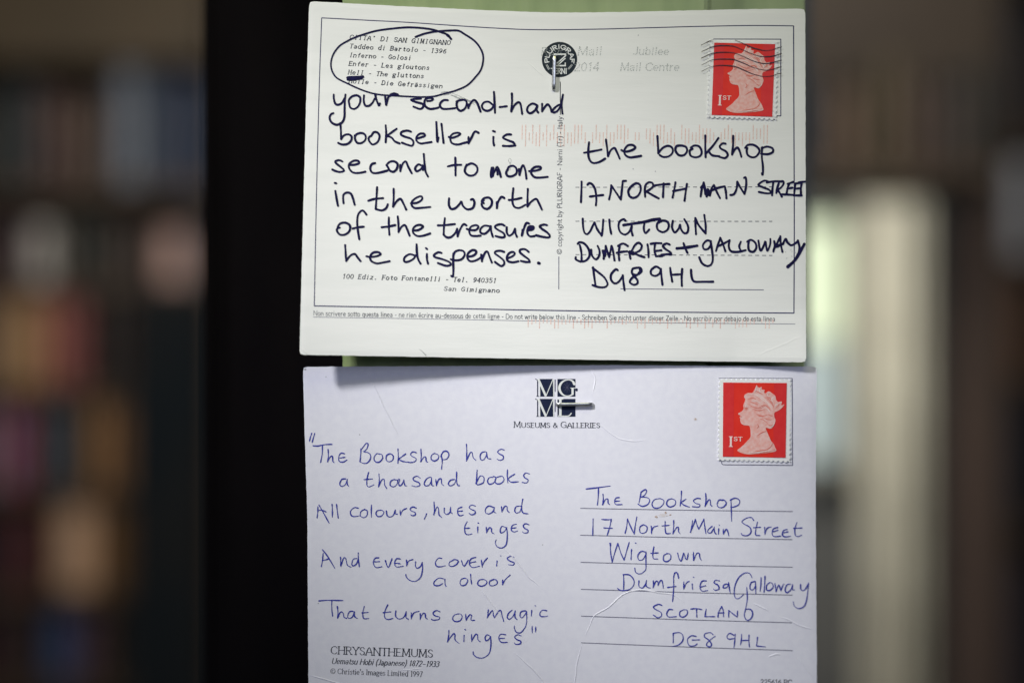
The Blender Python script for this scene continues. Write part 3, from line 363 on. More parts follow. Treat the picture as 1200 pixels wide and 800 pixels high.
def bookcase(name, px0, px1, shelves, label, y=FY, top=-260, bot=1100):
    b = empty(name, (0, 0, 0)); tag(b, label, 'bookcase')
    box_obj('back_panel', (gx(px0, y), gx(px1, y), y+0.24, y+0.26, gz(bot, y), gz(top, y)), WOOD, b)
    for a in (px0, px1): 
        box_obj('side_board', (gx(a, y)-0.011, gx(a, y)+0.011, y-0.004, y+0.239, gz(bot, y), gz(top, y)), WOOD, b, 0.001)
    for s in shelves:
        box_obj('shelf_board', (gx(px0, y)+0.012, gx(px1, y)-0.012, y-0.002, y+0.238, gz(s, y)-0.018, gz(s, y)), WOOD, b, 0.001)
    return b
lc = bookcase('bookcase', -230, 262, [-170, 62, 214, 330, 452, 572, 692, 802, 930], 'tall dark bookcase full of books, out of focus behind the cards')
fas = box_obj('fascia_board', (gx(-218, FY), gx(250, FY), FY-0.03, FY-0.006, gz(76, FY), gz(-60, FY)), OLIVE, lc, 0.002)
fas['label'] = 'olive brown board across the top of the bookcase'
BM = {}
def cover(col, rough=0.45):
    L_ = sum(col)/3; col = tuple(max(0.003, (L_ + (c-L_)*1.2)) * (0.45 + 0.75*min(1, L_/0.35)) for c in col)
    k = tuple(col)
    if k not in BM:
        BM[k] = material('book_cloth', col, rough, tuple(c*0.75 for c in col), 20, (1, 1, 1))
    return BM[k]
def book(px0, px1, top, shelf, col, label, y=FY, depth=0.15, band=None, setback=0.0, lean=0):
    x0, x1 = gx(px0, y)+0.0006, gx(px1, y)-0.0006
    if x1-x0 < 0.006: return
    z0 = gz(shelf, y)+0.0004; z1 = gz(top, y); y0 = y + 0.012 + setback
    cx = (x0+x1)/2; hw = (x1-x0)/2
    b = empty('book', (cx, y0, z0)); tag(b, label, 'book', 'books on the shelves behind')
    V, F = [], []; n = 7; t = 0.003
    prof = []
    for i in range(n+1):
        a = math.pi*i/n; prof.append((-hw*math.cos(a), 0.006*(1-math.sin(a))))
    outer = [(-hw, depth)] + prof + [(hw, depth)]
    inner = [(-hw+t, depth)] + [(p[0]*(1-t/hw), p[1]+t) for p in prof] + [(hw-t, depth)]
    H = z1-z0
    for z in (0, H):
        V += [(x, yy, z) for x, yy in outer] + [(x, yy, z) for x, yy in inner]
    m = len(outer)
    for i in range(m-1):
        F += [(i, i+1, 2*m+i+1, 2*m+i), (m+i+1, m+i, 3*m+i, 3*m+i+1), (i+1, i, m+i, m+i+1), (2*m+i, 2*m+i+1, 3*m+i+1, 3*m+i)]
    F += [(0, 2*m, 3*m, m), (m-1, 2*m-1, 4*m-1, 3*m-1)]
    mesh_obj('cover', V, F, cover(col), b)
    box_obj('pages', (-hw+t+0.0003, hw-t-0.0003, 0.011, depth-0.004, 0.004, H-0.004), PAGE, b)
    if band:
        box_obj('spine_title', (-hw*0.55, hw*0.55, -0.0012, 0.0006, H*band[0], H*band[1]), cover(band[2]), b)
    b.rotation_euler = (0, lean, 0)
    return b
BOOKS = {
 ('second', 214): [(-14,6,112,(.02,.05,.06),'dark teal'),(7,30,92,(.03,.06,.07),'deep petrol green'),(31,56,104,(.12,.07,.07),'dull plum'),(57,84,108,(.10,.06,.05),'dark chestnut',(.55,.85,(.2,.15,.12))),(85,108,116,(.14,.09,.06),'umber'),
    (110,130,96,(.05,.05,.05),'iron grey'),(134,154,70,(.26,.31,.38),'grey blue'),(156,170,78,(.13,.19,.26),'dusty blue'),(172,190,110,(.03,.04,.05),'near black'),(192,214,84,(.05,.09,.20),'navy'),(215,234,94,(.03,.07,.14),'ink blue')],
 ('third', 330): [(-30,-4,262,(.06,.05,.05),'dull brown'),(-3,18,258,(.10,.05,.06),'aubergine'),(25,52,262,(.55,.56,.54),'small ivory white highlight stand-in'),(56,76,256,(.07,.06,.04),'peat brown'),(77,100,250,(.04,.05,.04),'dark moss'),(101,124,262,(.02,.03,.03),'tar black'),  # ivory spine is coloured pale to blur into a bright highlight
    (126,150,256,(.09,.06,.04),'cocoa brown'),(151,168,260,(.05,.04,.04),'smoky brown'),(180,212,270,(.56,.42,.38),'small pale rose highlight stand-in'),(216,236,258,(.10,.12,.16),'slim grey blue')],  # pale rose spine stands in for a glint, its brightness put into the colour
 ('fourth', 452): [(-22,-2,350,(.30,.22,.15),'fawn'),(0,22,346,(.48,.35,.22),'tan'),(24,45,350,(.40,.25,.12),'orange brown'),(49,68,342,(.42,.20,.18),'dusty pink'),(70,92,346,(.33,.12,.11),'brick pink'),(96,128,352,(.012,.014,.018),'black'),(130,149,348,(.12,.07,.045),'chocolate')],
 ('fifth', 572): [(-28,-10,480,(.28,.25,.24),'pale grey'),(-8,6,478,(.30,.22,.40),'lilac'),(8,24,470,(.40,.025,.03),'crimson'),(26,42,476,(.09,.09,.10),'slate'),(44,62,472,(.16,.19,.25),'blue grey'),(64,82,480,(.04,.07,.08),'thin teal black'),(84,98,478,(.12,.10,.08),'drab'),
    (102,122,458,(.42,.26,.14),'caramel'),(124,148,464,(.28,.17,.09),'toffee brown')],
 ('sixth', 692): [(-26,-8,600,(.05,.05,.05),'soot'),(-6,10,604,(.10,.05,.09),'dark plum'),(12,30,598,(.22,.07,.05),'rust red'),(32,54,606,(.06,.05,.05),'charcoal brown'),(60,104,586,(.58,.42,.30),'broad peach coloured'),(108,126,580,(.30,.18,.08),'honey brown'),(128,148,584,(.20,.12,.06),'dark honey')],
 ('seventh', 802): [(-25,0,712,(.07,.05,.06),'dark mauve'),(1,20,716,(.12,.06,.05),'maroon'),(21,40,720,(.05,.06,.05),'dark olive'),(44,78,704,(.09,.13,.26),'cornflower blue'),(80,102,708,(.13,.09,.14),'dusk purple'),(104,122,716,(.14,.09,.06),'walnut brown'),(124,148,722,(.05,.05,.05),'sooty brown')],
}
dr = box_obj('cupboard_door', (gx(154, FY), gx(250, FY), FY-0.024, FY-0.004, gz(1095, FY), gz(338, FY)), material('petrol_paint', (0.006, 0.013, 0.019), 0.8, (0.014, 0.017, 0.019), 4, (1, 1, 1), spec=0.15), lc, 0.002); dr['label'] = 'plain dark petrol blue door on the right of the bookcase'
for (row, sh), lst in BOOKS.items():
    for e in lst:
        x0, x1, tp, c, nm = e[:5]
        book(x0, x1, tp, sh, c, f'blurred {nm} book on the {row} shelf of the tall dark bookcase', band=e[5] if len(e) > 5 else None, setback=random.uniform(0, .02))

# bright passage on the right with a hanging cream curtain and a lit window, brown bookcase beyond the opening
PY = 2.1
def pane(px0, px1, py0, py1, y, t): return (gx(px0, y), gx(px1, y), y, y+t, gz(py1, y), gz(py0, y))
BRN = material('brown_panelling', (0.055, 0.042, 0.028), 0.6, (0.035, 0.027, 0.018), 3)
lint = empty('opening_surround', (0, 0, 0)); tag(lint, 'blurred brown wooden surround of the bright opening right of the cards', 'door surround')
box_obj('head_board', pane(860, 1170, -260, 232, 1.5, 0.05), BRN, lint)
box_obj('jamb_board', pane(1120, 1168, 233, 1200, 1.5, 0.05), material('mushroom_paint', (0.14, 0.10, 0.08), 0.6, (0.10, 0.075, 0.06), 3), lint)
box_obj('moulding', pane(880, 1112, 225, 231, 1.47, 0.028), WOOD, lint)
box_obj('high_shelf', (gx(860, 1.36), gx(1166, 1.36), 1.33, 1.498, gz(196, 1.36)-0.016, gz(196, 1.36)), WOOD, lint)
def curtain(name, px0, px1, top, bot, y, mat, folds, amp, label, cat):
    V, F = [], []; n = 90; r = 14
    for j in range(r+1):
        for i in range(n+1):
            u = i/n; v = j/r
            yy = y + amp*math.sin(u*folds*2*math.pi + 0.4*math.sin(v*3))*(0.6+0.4*v)
            V.append((gx(px0+(px1-px0)*u, y), yy, gz(top+(bot-top)*v, y)))
    k = len(V); V += [(a, b+0.003, c) for a, b, c in V]
    for j in range(r):
        for i in range(n):
            a = j*(n+1)+i; F += [(a, a+1, a+n+2, a+n+1), (k+a, k+a+n+1, k+a+n+2, k+a+1)]
    o = mesh_obj(name, V, F, mat, None, True); tag(o, label, cat); return o
curtain('curtain', 1010, 1080, 120, 1150, 2.35, material('cream_cloth', (0.64, 0.62, 0.53), 0.9, (0.54, 0.52, 0.44), 8), 2.5, 0.03, 'pale cream curtain hanging in the bright opening right of the cards', 'curtain')
win = empty('window', (0, 0, 0)); tag(win, 'bright greenish white window glimpsed past the right edge of the upper card', 'window')
g = bpy.data.materials.new('daylit_glass'); g.use_nodes = True; bs = g.node_tree.nodes['Principled BSDF']
bs.inputs['Base Color'].default_value = (0.4, 0.45, 0.4, 1); bs.inputs['Emission Color'].default_value = (0.86, 0.98, 0.62, 1); bs.inputs['Emission Strength'].default_value = 0.80
box_obj('pane', pane(930, 984, 262, 400, 2.6, 0.006), g, win)
g2 = g.copy(); b2 = g2.node_tree.nodes['Principled BSDF']; b2.inputs['Emission Color'].default_value = (0.42, 0.60, 0.74, 1); b2.inputs['Emission Strength'].default_value = 0.40
box_obj('pane', pane(930, 984, 404, 540, 2.6, 0.006), g2, win)
FR = material('grey_window_frame', (0.30, 0.29, 0.24), 0.5)
box_obj('glazing_bar', pane(925, 988, 400.2, 403.8, 2.585, 0.014), FR, win)
box_obj('frame_stile', pane(985, 996, 250, 552, 2.58, 0.04), FR, win)
box_obj('sill', pane(920, 998, 541, 553, 2.54, 0.039), FR, win)
al = box_obj('alcove_wall', (gx(860, 2.75), gx(1180, 2.75), 2.75, 2.8, -2.2, 1.4), material('grey_blue_plaster', (0.20, 0.20, 0.19), 0.9, (0.15, 0.155, 0.155), 4)); tag(al, kind='structure')
for x0, x1, tp, c, nm in [(936,958,90,(.07,.08,.10),'slate'),(960,984,70,(.05,.04,.03),'black brown'),(986,1012,104,(.20,.15,.11),'leather brown'),(1014,1034,80,(.06,.05,.03),'bark brown'),
    (1036,1064,62,(.12,.10,.06),'moss brown'),(1066,1084,96,(.15,.11,.09),'cinnamon'),(1086,1110,84,(.05,.04,.035),'coffee'),(1112,1134,100,(.11,.085,.07),'hazel'),(1136,1160,76,(.03,.04,.04),'soot green')]:
    book(x0, x1, tp, 196, c, f'blurred {nm} book on the high shelf above the bright opening', y=1.33, depth=0.12)
rc = bookcase('bookcase', 1172, 1500, [-60, 150, 300, 440, 610, 830], 'brown bookcase at the far right edge, out of focus', y=1.75)
RB = [(150, [(1176,1192,-10,(.08,.10,.10),'greenish black'),(1193,1212,0,(.02,.04,.08),'midnight blue')]),
      (300, [(1174,1186,190,(.02,.03,.05),'ink dark'),(1187,1215,186,(.62,.66,.70),'pale steel blue')]),
      (440, [(1173,1188,320,(.05,.09,.07),'bottle green'),(1189,1212,326,(.26,.15,.10),'russet')]),
      (610, [(1173,1190,470,(.03,.035,.05),'blackish navy'),(1191,1214,462,(.04,.06,.10),'storm blue')]),
      (830, [(1173,1194,650,(.12,.10,.10),'taupe'),(1195,1215,660,(.10,.10,.14),'dim violet grey')])]
for sh, lst in RB:
    for x0, x1, tp, c, nm in lst: book(x0, x1, tp, sh, c, f'blurred {nm} book in the brown bookcase at the far right', y=1.75)

# ---------------------------------------------------------------- the cards
def lerp(tab, t):
    for (a, va), (b, vb) in zip(tab, tab[1:]):
        if t <= b: 
            k = (t-a)/(b-a); return va+(vb-va)*k
    return tab[-1][1]
def sm(tab, t):   # smoother interpolation
    h = 12; return (lerp(tab, t-h) + 2*lerp(tab, t) + lerp(tab, t+h))/4 if tab[0][0]+h < t < tab[-1][0]-h else lerp(tab, t)
def h_top(x, y):
    u = min(max((x-352)/592, 0), 1); v = min(max(y/420, 0), 1)
    return 0.0006 + 0.0078*v**1.4*(1-u)**1.7 + 0.0016*(1-u)**2*(1-v) + 0.0010*u*u + 0.0003*v + 0.0013*max(0, u-0.86)/0.14*max(0, v-0.86)/0.14
def h_low(x, y):
    u = min(max((x-356)/601, 0), 1); v = min(max((y-430)/420, 0), 1)
    return 0.0005 - 0.0072*u**5*v*v/(v*v + 0.10)*1.1 + 0.0010*v*(1-u) - 0.0024*v*v
def card_mesh(name, fpos, hf, mat, nu=110, nv=80, t=0.00032):
    V, F = [], []
    rn = random.Random(5)
    ju = [[rn.uniform(-.18, .18) for _ in range(nu+1)] for _ in range(2)]; jv = [[rn.uniform(-.18, .18) for _ in range(nv+1)] for _ in range(2)]
    R = 0.008
    for side in (0, 1):
        for j in range(nv+1):
            for i in range(nu+1):
                u, v = i/nu, j/nv
                x, y = fpos(u, v)
                if j == 0: y += ju[0][i]
                if j == nv: y += ju[1][i]
                if i == 0: x += jv[0][j]
                if i == nu: x += jv[1][j]
                if i in (0, nu) and j in (0, nv): x += 1.3*(1 if i == 0 else -1); y += 1.1*(1 if j == 0 else -1)
                edge = 0.00005 if (i in (0, nu) or j in (0, nv)) else 0
                V.append(place(x, y, hf(x, y) - (t - edge if side else edge)))
    k = (nu+1)*(nv+1)
    for j in range(nv):
        for i in range(nu):
            a = j*(nu+1)+i; F += [(a, a+nu+1, a+nu+2, a+1), (k+a, k+a+1, k+a+nu+2, k+a+nu+1)]
    for i in range(nu):
        F += [(i, i+1, k+i+1, k+i)]; b = nv*(nu+1)+i; F += [(b+1, b, k+b, k+b+1)]
    for j in range(nv):
        a = j*(nu+1); F += [(a+nu+1, a, k+a, k+a+nu+1)]; b = a+nu; F += [(b, b+nu+1, k+b+nu+1, k+b)]
    return mesh_obj(name, V, F, mat)
T_TOP = [(0,1.2),(.13,6),(.33,11.5),(.47,15),(.6,14.8),(.8,12),(.93,10.5),(1,10.6)]
T_BOT = [(0,415.5),(.5,420.7),(.8,423.3),(1,424.5)]
def smt(tab, u): return sum(lerp(tab, min(max(u+d, 0), 1)) for d in (-.05, -.025, 0, .025, .05))/5
def f_top(u, v):
    xl = 362.5 - 11.5*v**0.9; xr = 943.6 + 1.1*v
    return xl + (xr-xl)*u, smt(T_TOP, u)*(1-v) + smt(T_BOT, u)*v
L_LEFT = [(0,355),(.19,357),(.4,360),(1,361.8)]
def f_low(u, v):
    xl = lerp(L_LEFT, v); xr = 957.2 - 1.2*math.sin(math.pi*min(v*1.3, 1))
    yt = smt([(0,429.6),(.45,428.2),(.6,427.6),(1,429.4)], u)
    return xl + (xr-xl)*u, yt*(1-v) + (848 + 6*u)*v
ct = card_mesh('postcard', f_top, h_top, M['card_top'])
tag(ct, 'upper postcard with a circled printed caption and bold black marker handwriting', 'postcard')
cl = card_mesh('postcard', f_low, h_low, M['card_low'])
tag(cl, 'lower postcard with thin blue ballpoint poem and address on ruled lines', 'postcard')

def words(lst, hf, parent, mat, width, **k):
    for wd, org, data in lst:
        ink = Ink(hf, 0.00008); pen(ink, org, data, width, **k)
        o = ink.build('handwritten_word', mat, parent); o['label'] = ('bold black handwritten word ' if mat is M['marker'] else 'thin blue handwritten word ') + wd
words(PEN_TOP, h_top, ct, M['marker'], 2.55, wob=0.10)
words(PEN_LOW, h_low, cl, M['ball'], 1.22, wob=0.26, taper=0.3)
for nm, (org, data), lab, wd in (('pen_circle', PEN_RING, 'hand drawn black oval round the caption', 2.0), ('pen_underline', PEN_BAR, 'thick black underline below Hell', 2.0)):
    ink = Ink(h_top, 0.00009); pen(ink, org, data, wd); ink.build(nm, M['marker'], ct)['label'] = lab

def line(name, P, wd, mat, hf, parent, lift=0.00002, label=None, step=4):
    ink = Ink(hf, lift); ink.stroke(smooth(P, step), lambda i, t, a: wd, caps=False); o = ink.build(name, mat, parent)
    if label: o['label'] = label
    return o
# upper card: printed frame
line('frame_line', [(377,21.2),(430,24),(480,26.6),(560,32),(625,35),(700,34.4),(760,32.8),(820,31.2),(880,30.2),(930,30.6)], 1.1, M['rule'], h_top, ct, step=3)
line('frame_line', [(377,21),(374.5,90),(371.5,200),(369.6,290),(368.3,358.6)], 1.1, M['rule'], h_top, ct)
line('frame_line', [(368.3,358.4),(500,360.8),(640,363.6),(780,365.6),(930.3,366.8)], 1.3, M['rule'], h_top, ct)
line('frame_line', [(930,30.4),(930.4,150),(930.8,260),(930.4,367)], 1.3, M['rule'], h_top, ct)
line('rule_line', [(367,371.4),(500,373.6),(640,376.2),(780,378.2),(932,379.6)], 0.6, M['rule_grey'], h_top, ct)
line('divider_line', [(656.6,96),(656.6,134.5)], 1.0, M['print_dark'], h_top, ct)
line('divider_line', [(654.9,300.5),(654.8,339)], 1.0, M['rule_grey'], h_top, ct)
line('rule_line', [(727,338.4),(895,339.6)], 0.9, M['rule_grey'], h_top, ct)
def dashed(y0, x0, x1, y1):
    ink = Ink(h_top, 0.00002); x = x0
    while x < x1:
        t = (x-x0)/(x1-x0); y = y0+(y1-y0)*t; e = min(x+4.6, x1)
        ink.stroke([(x, y), (e, y)], lambda i, t, a: 0.8, caps=False); x += 8.1
    ink.build('dashed_address_line', M['print'], ct)
dashed(219.6, 674.4, 905, 219); dashed(259.3, 674.4, 905, 259.4); dashed(298.3, 674.4, 905, 299.3)
# printed lines
def tline(s, p0, p1, cap, mat, hf, parent, **k):
    ink = Ink(hf, 0.00003); text(ink, s, p0, p1, cap, **k); o = ink.build('printed_text', mat, parent); o['label'] = 'printed words ' + s; return o
mo = dict(weight=0.165, contrast=0.12, serif=1.3, slant=0.18, mono=True)
for s, a, b, c in (("CITTA' DI SAN GIMIGNANO",(409,46),(528,52.8),4.9),("Taddeo di Bartolo - 1396",(409,56.5),(523,62.8),4.9),("Inferno - Golosi",(408.7,67),(482,70.4),4.9),("Enfer - Les gloutons",(408,76.9),(503.4,82),4.9),
    ("Hell - The gluttons",(407.3,87.1),(496.8,91.8),4.9),("H\u00f6lle - Die Gefr\u00e4ssigen",(408,97.3),(518.6,103.5),4.9),("100 Ediz. Foto Fontanelli - Tel. 940351",(400.4,326.1),(581.6,331.2),5.0),("San Gimignano",(519.4,340.4),(585.6,342.6),4.8)):
    tline(s, a, b, c, M['print_dark'], h_top, ct, **mo)
tline("\u00a9 copyright by PLURIGRAF - Narni (Tr) - Italy", (658.2,298), (658.9,136.5), 5.6, M['print'], h_top, ct, weight=0.115)
tline("Non scrivere sotto questa linea - ne rien \u00e9crire au-dessous de cette ligne - Do not write below this line - Schreiben Sie nicht unter dieser Zeile - No escribir por debajo de esta linea", (367,369.6), (908.5,376.2), 5.6, M['print'], h_top, ct, weight=0.10, curve=1.0)
# sorting codes: fine dotted orange bars
def sort_code(x0, x1, y, seed, up_, pitch):
    ink = Ink(h_top, 0.000025); r = random.Random(seed); x = x0
    while x < x1:
        if r.random() < 0.97:
            a = -r.choice((0, 0, 4.5, 9, 9)) if up_ else 0; b = r.choice((4, 5, 9, 11)) if not up_ else r.choice((5, 5, 9, 12))
            yy = y + a + (-3 if up_ else 0)
            while yy < y + b:
                ink.stroke([(x-0.55, yy), (x+0.55, yy)], lambda i, t, q: 0.75, caps=False); yy += 1.6; x -= 0.03
        x += pitch
    o = ink.build('sorting_code', M['orange'], ct); o['kind'] = 'stuff'
sort_code(612, 903, 159, 3, True, 4.45); sort_code(619, 910, 374.5, 9, False, 4.55)
# publisher's round logo
lg = empty('round_logo', (0, 0, 0)); lg.parent = ct
cx, cy, r = 655.7, 70.0, 20.7
ink = Ink(h_top, 0.00003); ink.fill([(cx+r*math.cos(i*math.pi/32), cy+r*math.sin(i*math.pi/32)) for i in range(64)]); ink.build('disc', M['charcoal'], lg)
ink = Ink(h_top, 0.00006); text(ink, "PLURIGRAF", None, None, 4.6, weight=0.24, arc=(cx, cy, 12.6, math.radians(196), math.radians(-16))); ink.build('lettering', M['knock'], lg)
ink = Ink(h_top, 0.00006); text(ink, "TERNI", (645.5,86.6), (664.5,86.6), 6.2, weight=0.17); ink.build('lettering', M['knock'], lg)
ink = Ink(h_top, 0.00006)
def pl(s, wd):
    ink.stroke([(610+a/10, 30+b/10) for a, b in pts(s)], lambda i, t, a: wd, caps=False)
pl("388,338 532,338", 1.7); pl("524,338 524,362", 1.4); pl("526,358 424,446", 1.5); pl("526,384 440,462", 1.4); pl("412,472 532,472", 1.7); pl("524,436 524,472", 1.3); pl("396,338 396,362", 1.4)
for k in (0, 12): pl(f"{298+k},{462-k*.6} {330+k},{520-k*.6}", 0.5); pl(f"{610-k},{462-k*.4} {566-k},{516-k*.4}", 0.5)
ink.build('emblem', M['knock'], lg)
# faint machine postmark
ink = Ink(h_top, 0.000025)
for s, a, b, c in (("Royal",(633.5,65),(634.6+31,65),9),("Mail",(676,65),(705.5,65),10),("2014",(672,83.4),(702.5,83),9.5),("Jubilee",(742,64),(784,64.5),8.5),("Mail Centre",(726,83),(796,83),9)):
    text(ink, s, a, b, c, slant=0.12, dots=2)
ink.build('postmark_text', M['grey_ink'], ct)['label'] = 'faint dotted machine postmark lettering'
# pencil marks and smudges
ink = Ink(h_top, 0.00003)
for i in range(26):
    t = i/26; ink.stroke([(527+28*t, 111+9*t+random.uniform(-1.5,1.5)), (533+26*t, 113.5+9*t+random.uniform(-1.5, 1.5))], lambda i, t, a: 0.4)
ink.stroke(smooth([(517,108.5),(524,107.5),(527,110),(520,111.5)], .6), lambda i, t, a: 0.6); ink.stroke([(527,108),(552,118.5)], lambda i, t, a: 0.35)
ink.build('smudge', M['pencil'], ct)
ink = Ink(h_top, 0.00003); ink.stroke(smooth([(597.6,199.5),(597.5,192),(595.8,188),(597.5,185.6),(599,188),(597.6,193)], .6), lambda i, t, a: 0.55); ink.build('pencil_loop', M['pencil'], ct)
ink = Ink(h_top, 0.00003); ink.stroke(smooth([(491,409),(494,411),(499,416)], 1), lambda i, t, a: 0.4+1.0*t); ink.build('scuff_mark', M['pencil'], ct)
ink = Ink(h_top, 0.00003)
rr = random.Random(4)
for i in range(16):
    x, y = 917+rr.uniform(0, 17), 281+rr.uniform(0, 26); ink.stroke([(x, y), (x+rr.uniform(-1, 1), y+1)], lambda i, t, a: rr.uniform(.5, .8) if False else 0.6)
ink.build('ink_specks', M['fleck'], ct)

# creases: raised folds in the card
def crease(P, hf, parent, mat, wd=1.0, hh=0.00010, sgn=1):
    P = smooth([(a+random.uniform(-.35,.35), b+random.uniform(-.35,.35)) for a, b in smooth(P, 7)], 1.0)
    V, F = [], []; n = len(P)
    for i, p in enumerate(P):
        a = P[max(i-1, 0)]; b = P[min(i+1, n-1)]; dx, dy = b[0]-a[0], b[1]-a[1]; q = math.hypot(dx, dy) or 1; dx /= q; dy /= q
        e = min(1, 4*min(i, n-1-i)/n + 0.05); w_ = wd*e
        for k, l in ((-1, 0.000004), (-.3*sgn, hh*e), (1, 0.000004)):
            x, y = p[0]-dy*w_*k, p[1]+dx*w_*k; V.append(place(x, y, hf(x, y)+l))
        if i: c = 3*i; F += [(c-3, c-2, c+1, c), (c-2, c-1, c+2, c+1)]
    return mesh_obj('crease', V, F, mat, parent)
LC = M['card_low']
crease([(428,430),(440,455),(456,489),(470,516)], h_low, cl, LC, 0.9, .00013, -1)
crease([(588,640),(600,652),(610,664),(620,676),(636,690)], h_low, cl, LC, 1.1, .00014)
crease([(560,686),(572,702),(582,714),(592,730)], h_low, cl, LC, 1.0, .00012)
crease([(600,762),(616,776),(628,788),(640,803),(650,816)], h_low, cl, LC, 1.1, .00014)
crease([(683,751),(690,734),(696,722),(712,712),(724,701),(737,693),(752,691),(772,694),(790,697),(800,704),(812,712)], h_low, cl, LC, 1.0, .00011)
crease([(670,830),(676,780),(683,752)], h_low, cl, LC, 0.8, .00009)
crease([(690,430),(697,442),(694,462)], h_low, cl, LC, 0.9, .00009)
crease([(693,490),(712,505),(726,514),(744,517),(760,514)], h_low, cl, LC, 0.9, .00008)
crease([(361,790),(385,797),(410,804)], h_low, cl, LC, 1.0, .00012)
crease([(882,706),(892,711),(902,716)], h_low, cl, LC, 1.2, .00010)
crease([(912,722),(924,726),(940,734),(953,737)], h_low, cl, LC, 1.2, .00010)
crease([(900,769),(910,766),(916,768)], h_low, cl, LC, 1.2, .00010, -1)
crease([(932,768),(944,782),(954,796)], h_low, cl, LC, 1.2, .00010)
crease([(466,786),(482,784),(496,783)], h_low, cl, LC, 0.8, .00006)
crease([(885,420),(896,413),(915,405),(930,398),(944,392)], h_top, ct, M['card_top'], 1.3, .00003)
crease([(617,72),(628,82),(640,93)], h_top, ct, M['card_top'], 0.8, .00006)
crease([(352,408),(356,411),(360,415.5)], h_top, ct, M['card_top'], 1.0, .0001)

# lower card: print
for a, b, c, d in ((680,595.2,929,599),(680,626.7,928.5,631.8),(680.5,658.4,928.8,664.2),(680.8,690,928.6,696.8),(680.8,721.4,928.4,729.2),(681,752.6,929,761.8)):
    line('address_rule', [(a, b), ((a+c)/2, (b+d)/2+0.35), (c, d)], 0.95, M['rule_grey'], h_low, cl)
tline("Museums & Galleries", (601.6,500.6), (703.4,500.9), 6.8, M['print_dark'], h_low, cl, weight=0.135, contrast=0.45, serif=1.5, small=0.8)
tline("CHRYSANTHEMUMS", (387,765.5), (507.6,769.6), 8.8, M['print_dark'], h_low, cl, weight=0.13, contrast=0.45, serif=1.6)
tline("Uematsu Hobi (Japanese) 1872\u20131933", (388.2,777), (514.2,780.7), 6.4, M['print_dark'], h_low, cl, weight=0.15, contrast=0.4, serif=0.5, slant=0.25)
tline("\u00a9 Christie's Images Limited 1997", (387,788.6), (495.2,792.3), 6.0, M['print_dark'], h_low, cl, weight=0.12, contrast=0.4, serif=1.3)
tline("225616 PC", (891,801), (928.5,801.5), 5.4, M['print'], h_low, cl, weight=0.16, serif=1.3)
# square four-letter logo
sq = empty('square_logo', (0, 0, 0)); sq.parent = cl
K = 8.889
def T8(a, b): return (590+a/K, 430+b/K)
def quad(ink, a0, b0, a1, b1):
    n = max(1, int((a1-a0)/60)); 
    for i in range(n):
        x0 = a0+(a1-a0)*i/n; x1 = a0+(a1-a0)*(i+1)/n; ink.poly([T8(x0, b0), T8(x0, b1), T8(x1, b1), T8(x1, b0)])
for b0, b1 in ((123, 307), (330, 516)):
    ink = Ink(h_low, 0.00003); quad(ink, 378, b0, 518, b1); ink.build('navy_square', M['navy'], sq)
    ink = Ink(h_low, 0.00003); quad(ink, 562, b0, 750, b1); ink.build('navy_square', M['navy'], sq)
    ink = Ink(h_low, 0.00003)
    ink.stroke([T8(356, b0+8), T8(356, b1-2)], lambda i, t, a: 1.3, caps=False); ink.stroke([T8(334, b0+1), T8(352, b0+10)], lambda i, t, a: 0.9)
    ink.stroke([T8(344, b1-3), T8(372, b1-3)], lambda i, t, a: 0.7); ink.build('letter_edge', M['navy'], sq)
    ink = Ink(h_low, 0.00003); ink.stroke([T8(539, b0+6), T8(539, b1-50)], lambda i, t, a: 1.2, caps=False); ink.build('grey_stem', M['rule_grey'], sq)
    ink = Ink(h_low, 0.00006)
    ink.stroke([T8(362, b0), T8(442, b1-4)], lambda i, t, a: 2.5, caps=False); ink.stroke([T8(442, b1-3), T8(516, b0+3)], lambda i, t, a: 0.9, caps=False)
    ink.stroke([T8(377, b0+10), T8(380, b1)], lambda i, t, a: 0.8, caps=False); ink.stroke([T8(520, b0+2), T8(524, b1)], lambda i, t, a: 1.1, caps=False)
    ink.build('letter_m', M['knock'], sq)
ink = Ink(h_low, 0.00006)
ink.stroke([T8(a, b) for a, b in smooth([(738,178),(722,148),(688,132),(640,138),(600,168),(582,215),(596,262),(632,294),(680,300),(716,286)], 6)], lambda i, t, a: 1.2+1.7*abs(math.sin(a))**1.5)
ink.stroke([T8(720,288), T8(720,222)], lambda i, t, a: 2.6, caps=False); ink.stroke([T8(698,218), T8(752,218)], lambda i, t, a: 0.9, caps=False); ink.build('letter_g', M['knock'], sq)
ink = Ink(h_low, 0.00003); ink.fill([T8(762+13*math.cos(i*.63), 236+17*math.sin(i*.63)) for i in range(10)]); ink.build('dot', M['navy'], sq)
ink = Ink(h_low, 0.00006)
ink.stroke([T8(592,330), T8(592,506)], lambda i, t, a: 2.9, caps=False); ink.stroke([T8(562,334), T8(622,334)], lambda i, t, a: 0.8, caps=False)
ink.stroke([T8(a, b) for a, b in smooth([(572,506),(640,510),(684,504),(706,480)], 6)], lambda i, t, a: 1.2); ink.build('letter_l', M['knock'], sq)
ink = Ink(h_low, 0.00005)
for a in range(8): 
    th = a*math.pi/4; ink.stroke([T8(662, 212), T8(662+38*math.cos(th), 212+52*math.sin(th))], lambda i, t, q: 0.22, caps=False)
ink.build('fine_star', M['rule_grey'], sq)

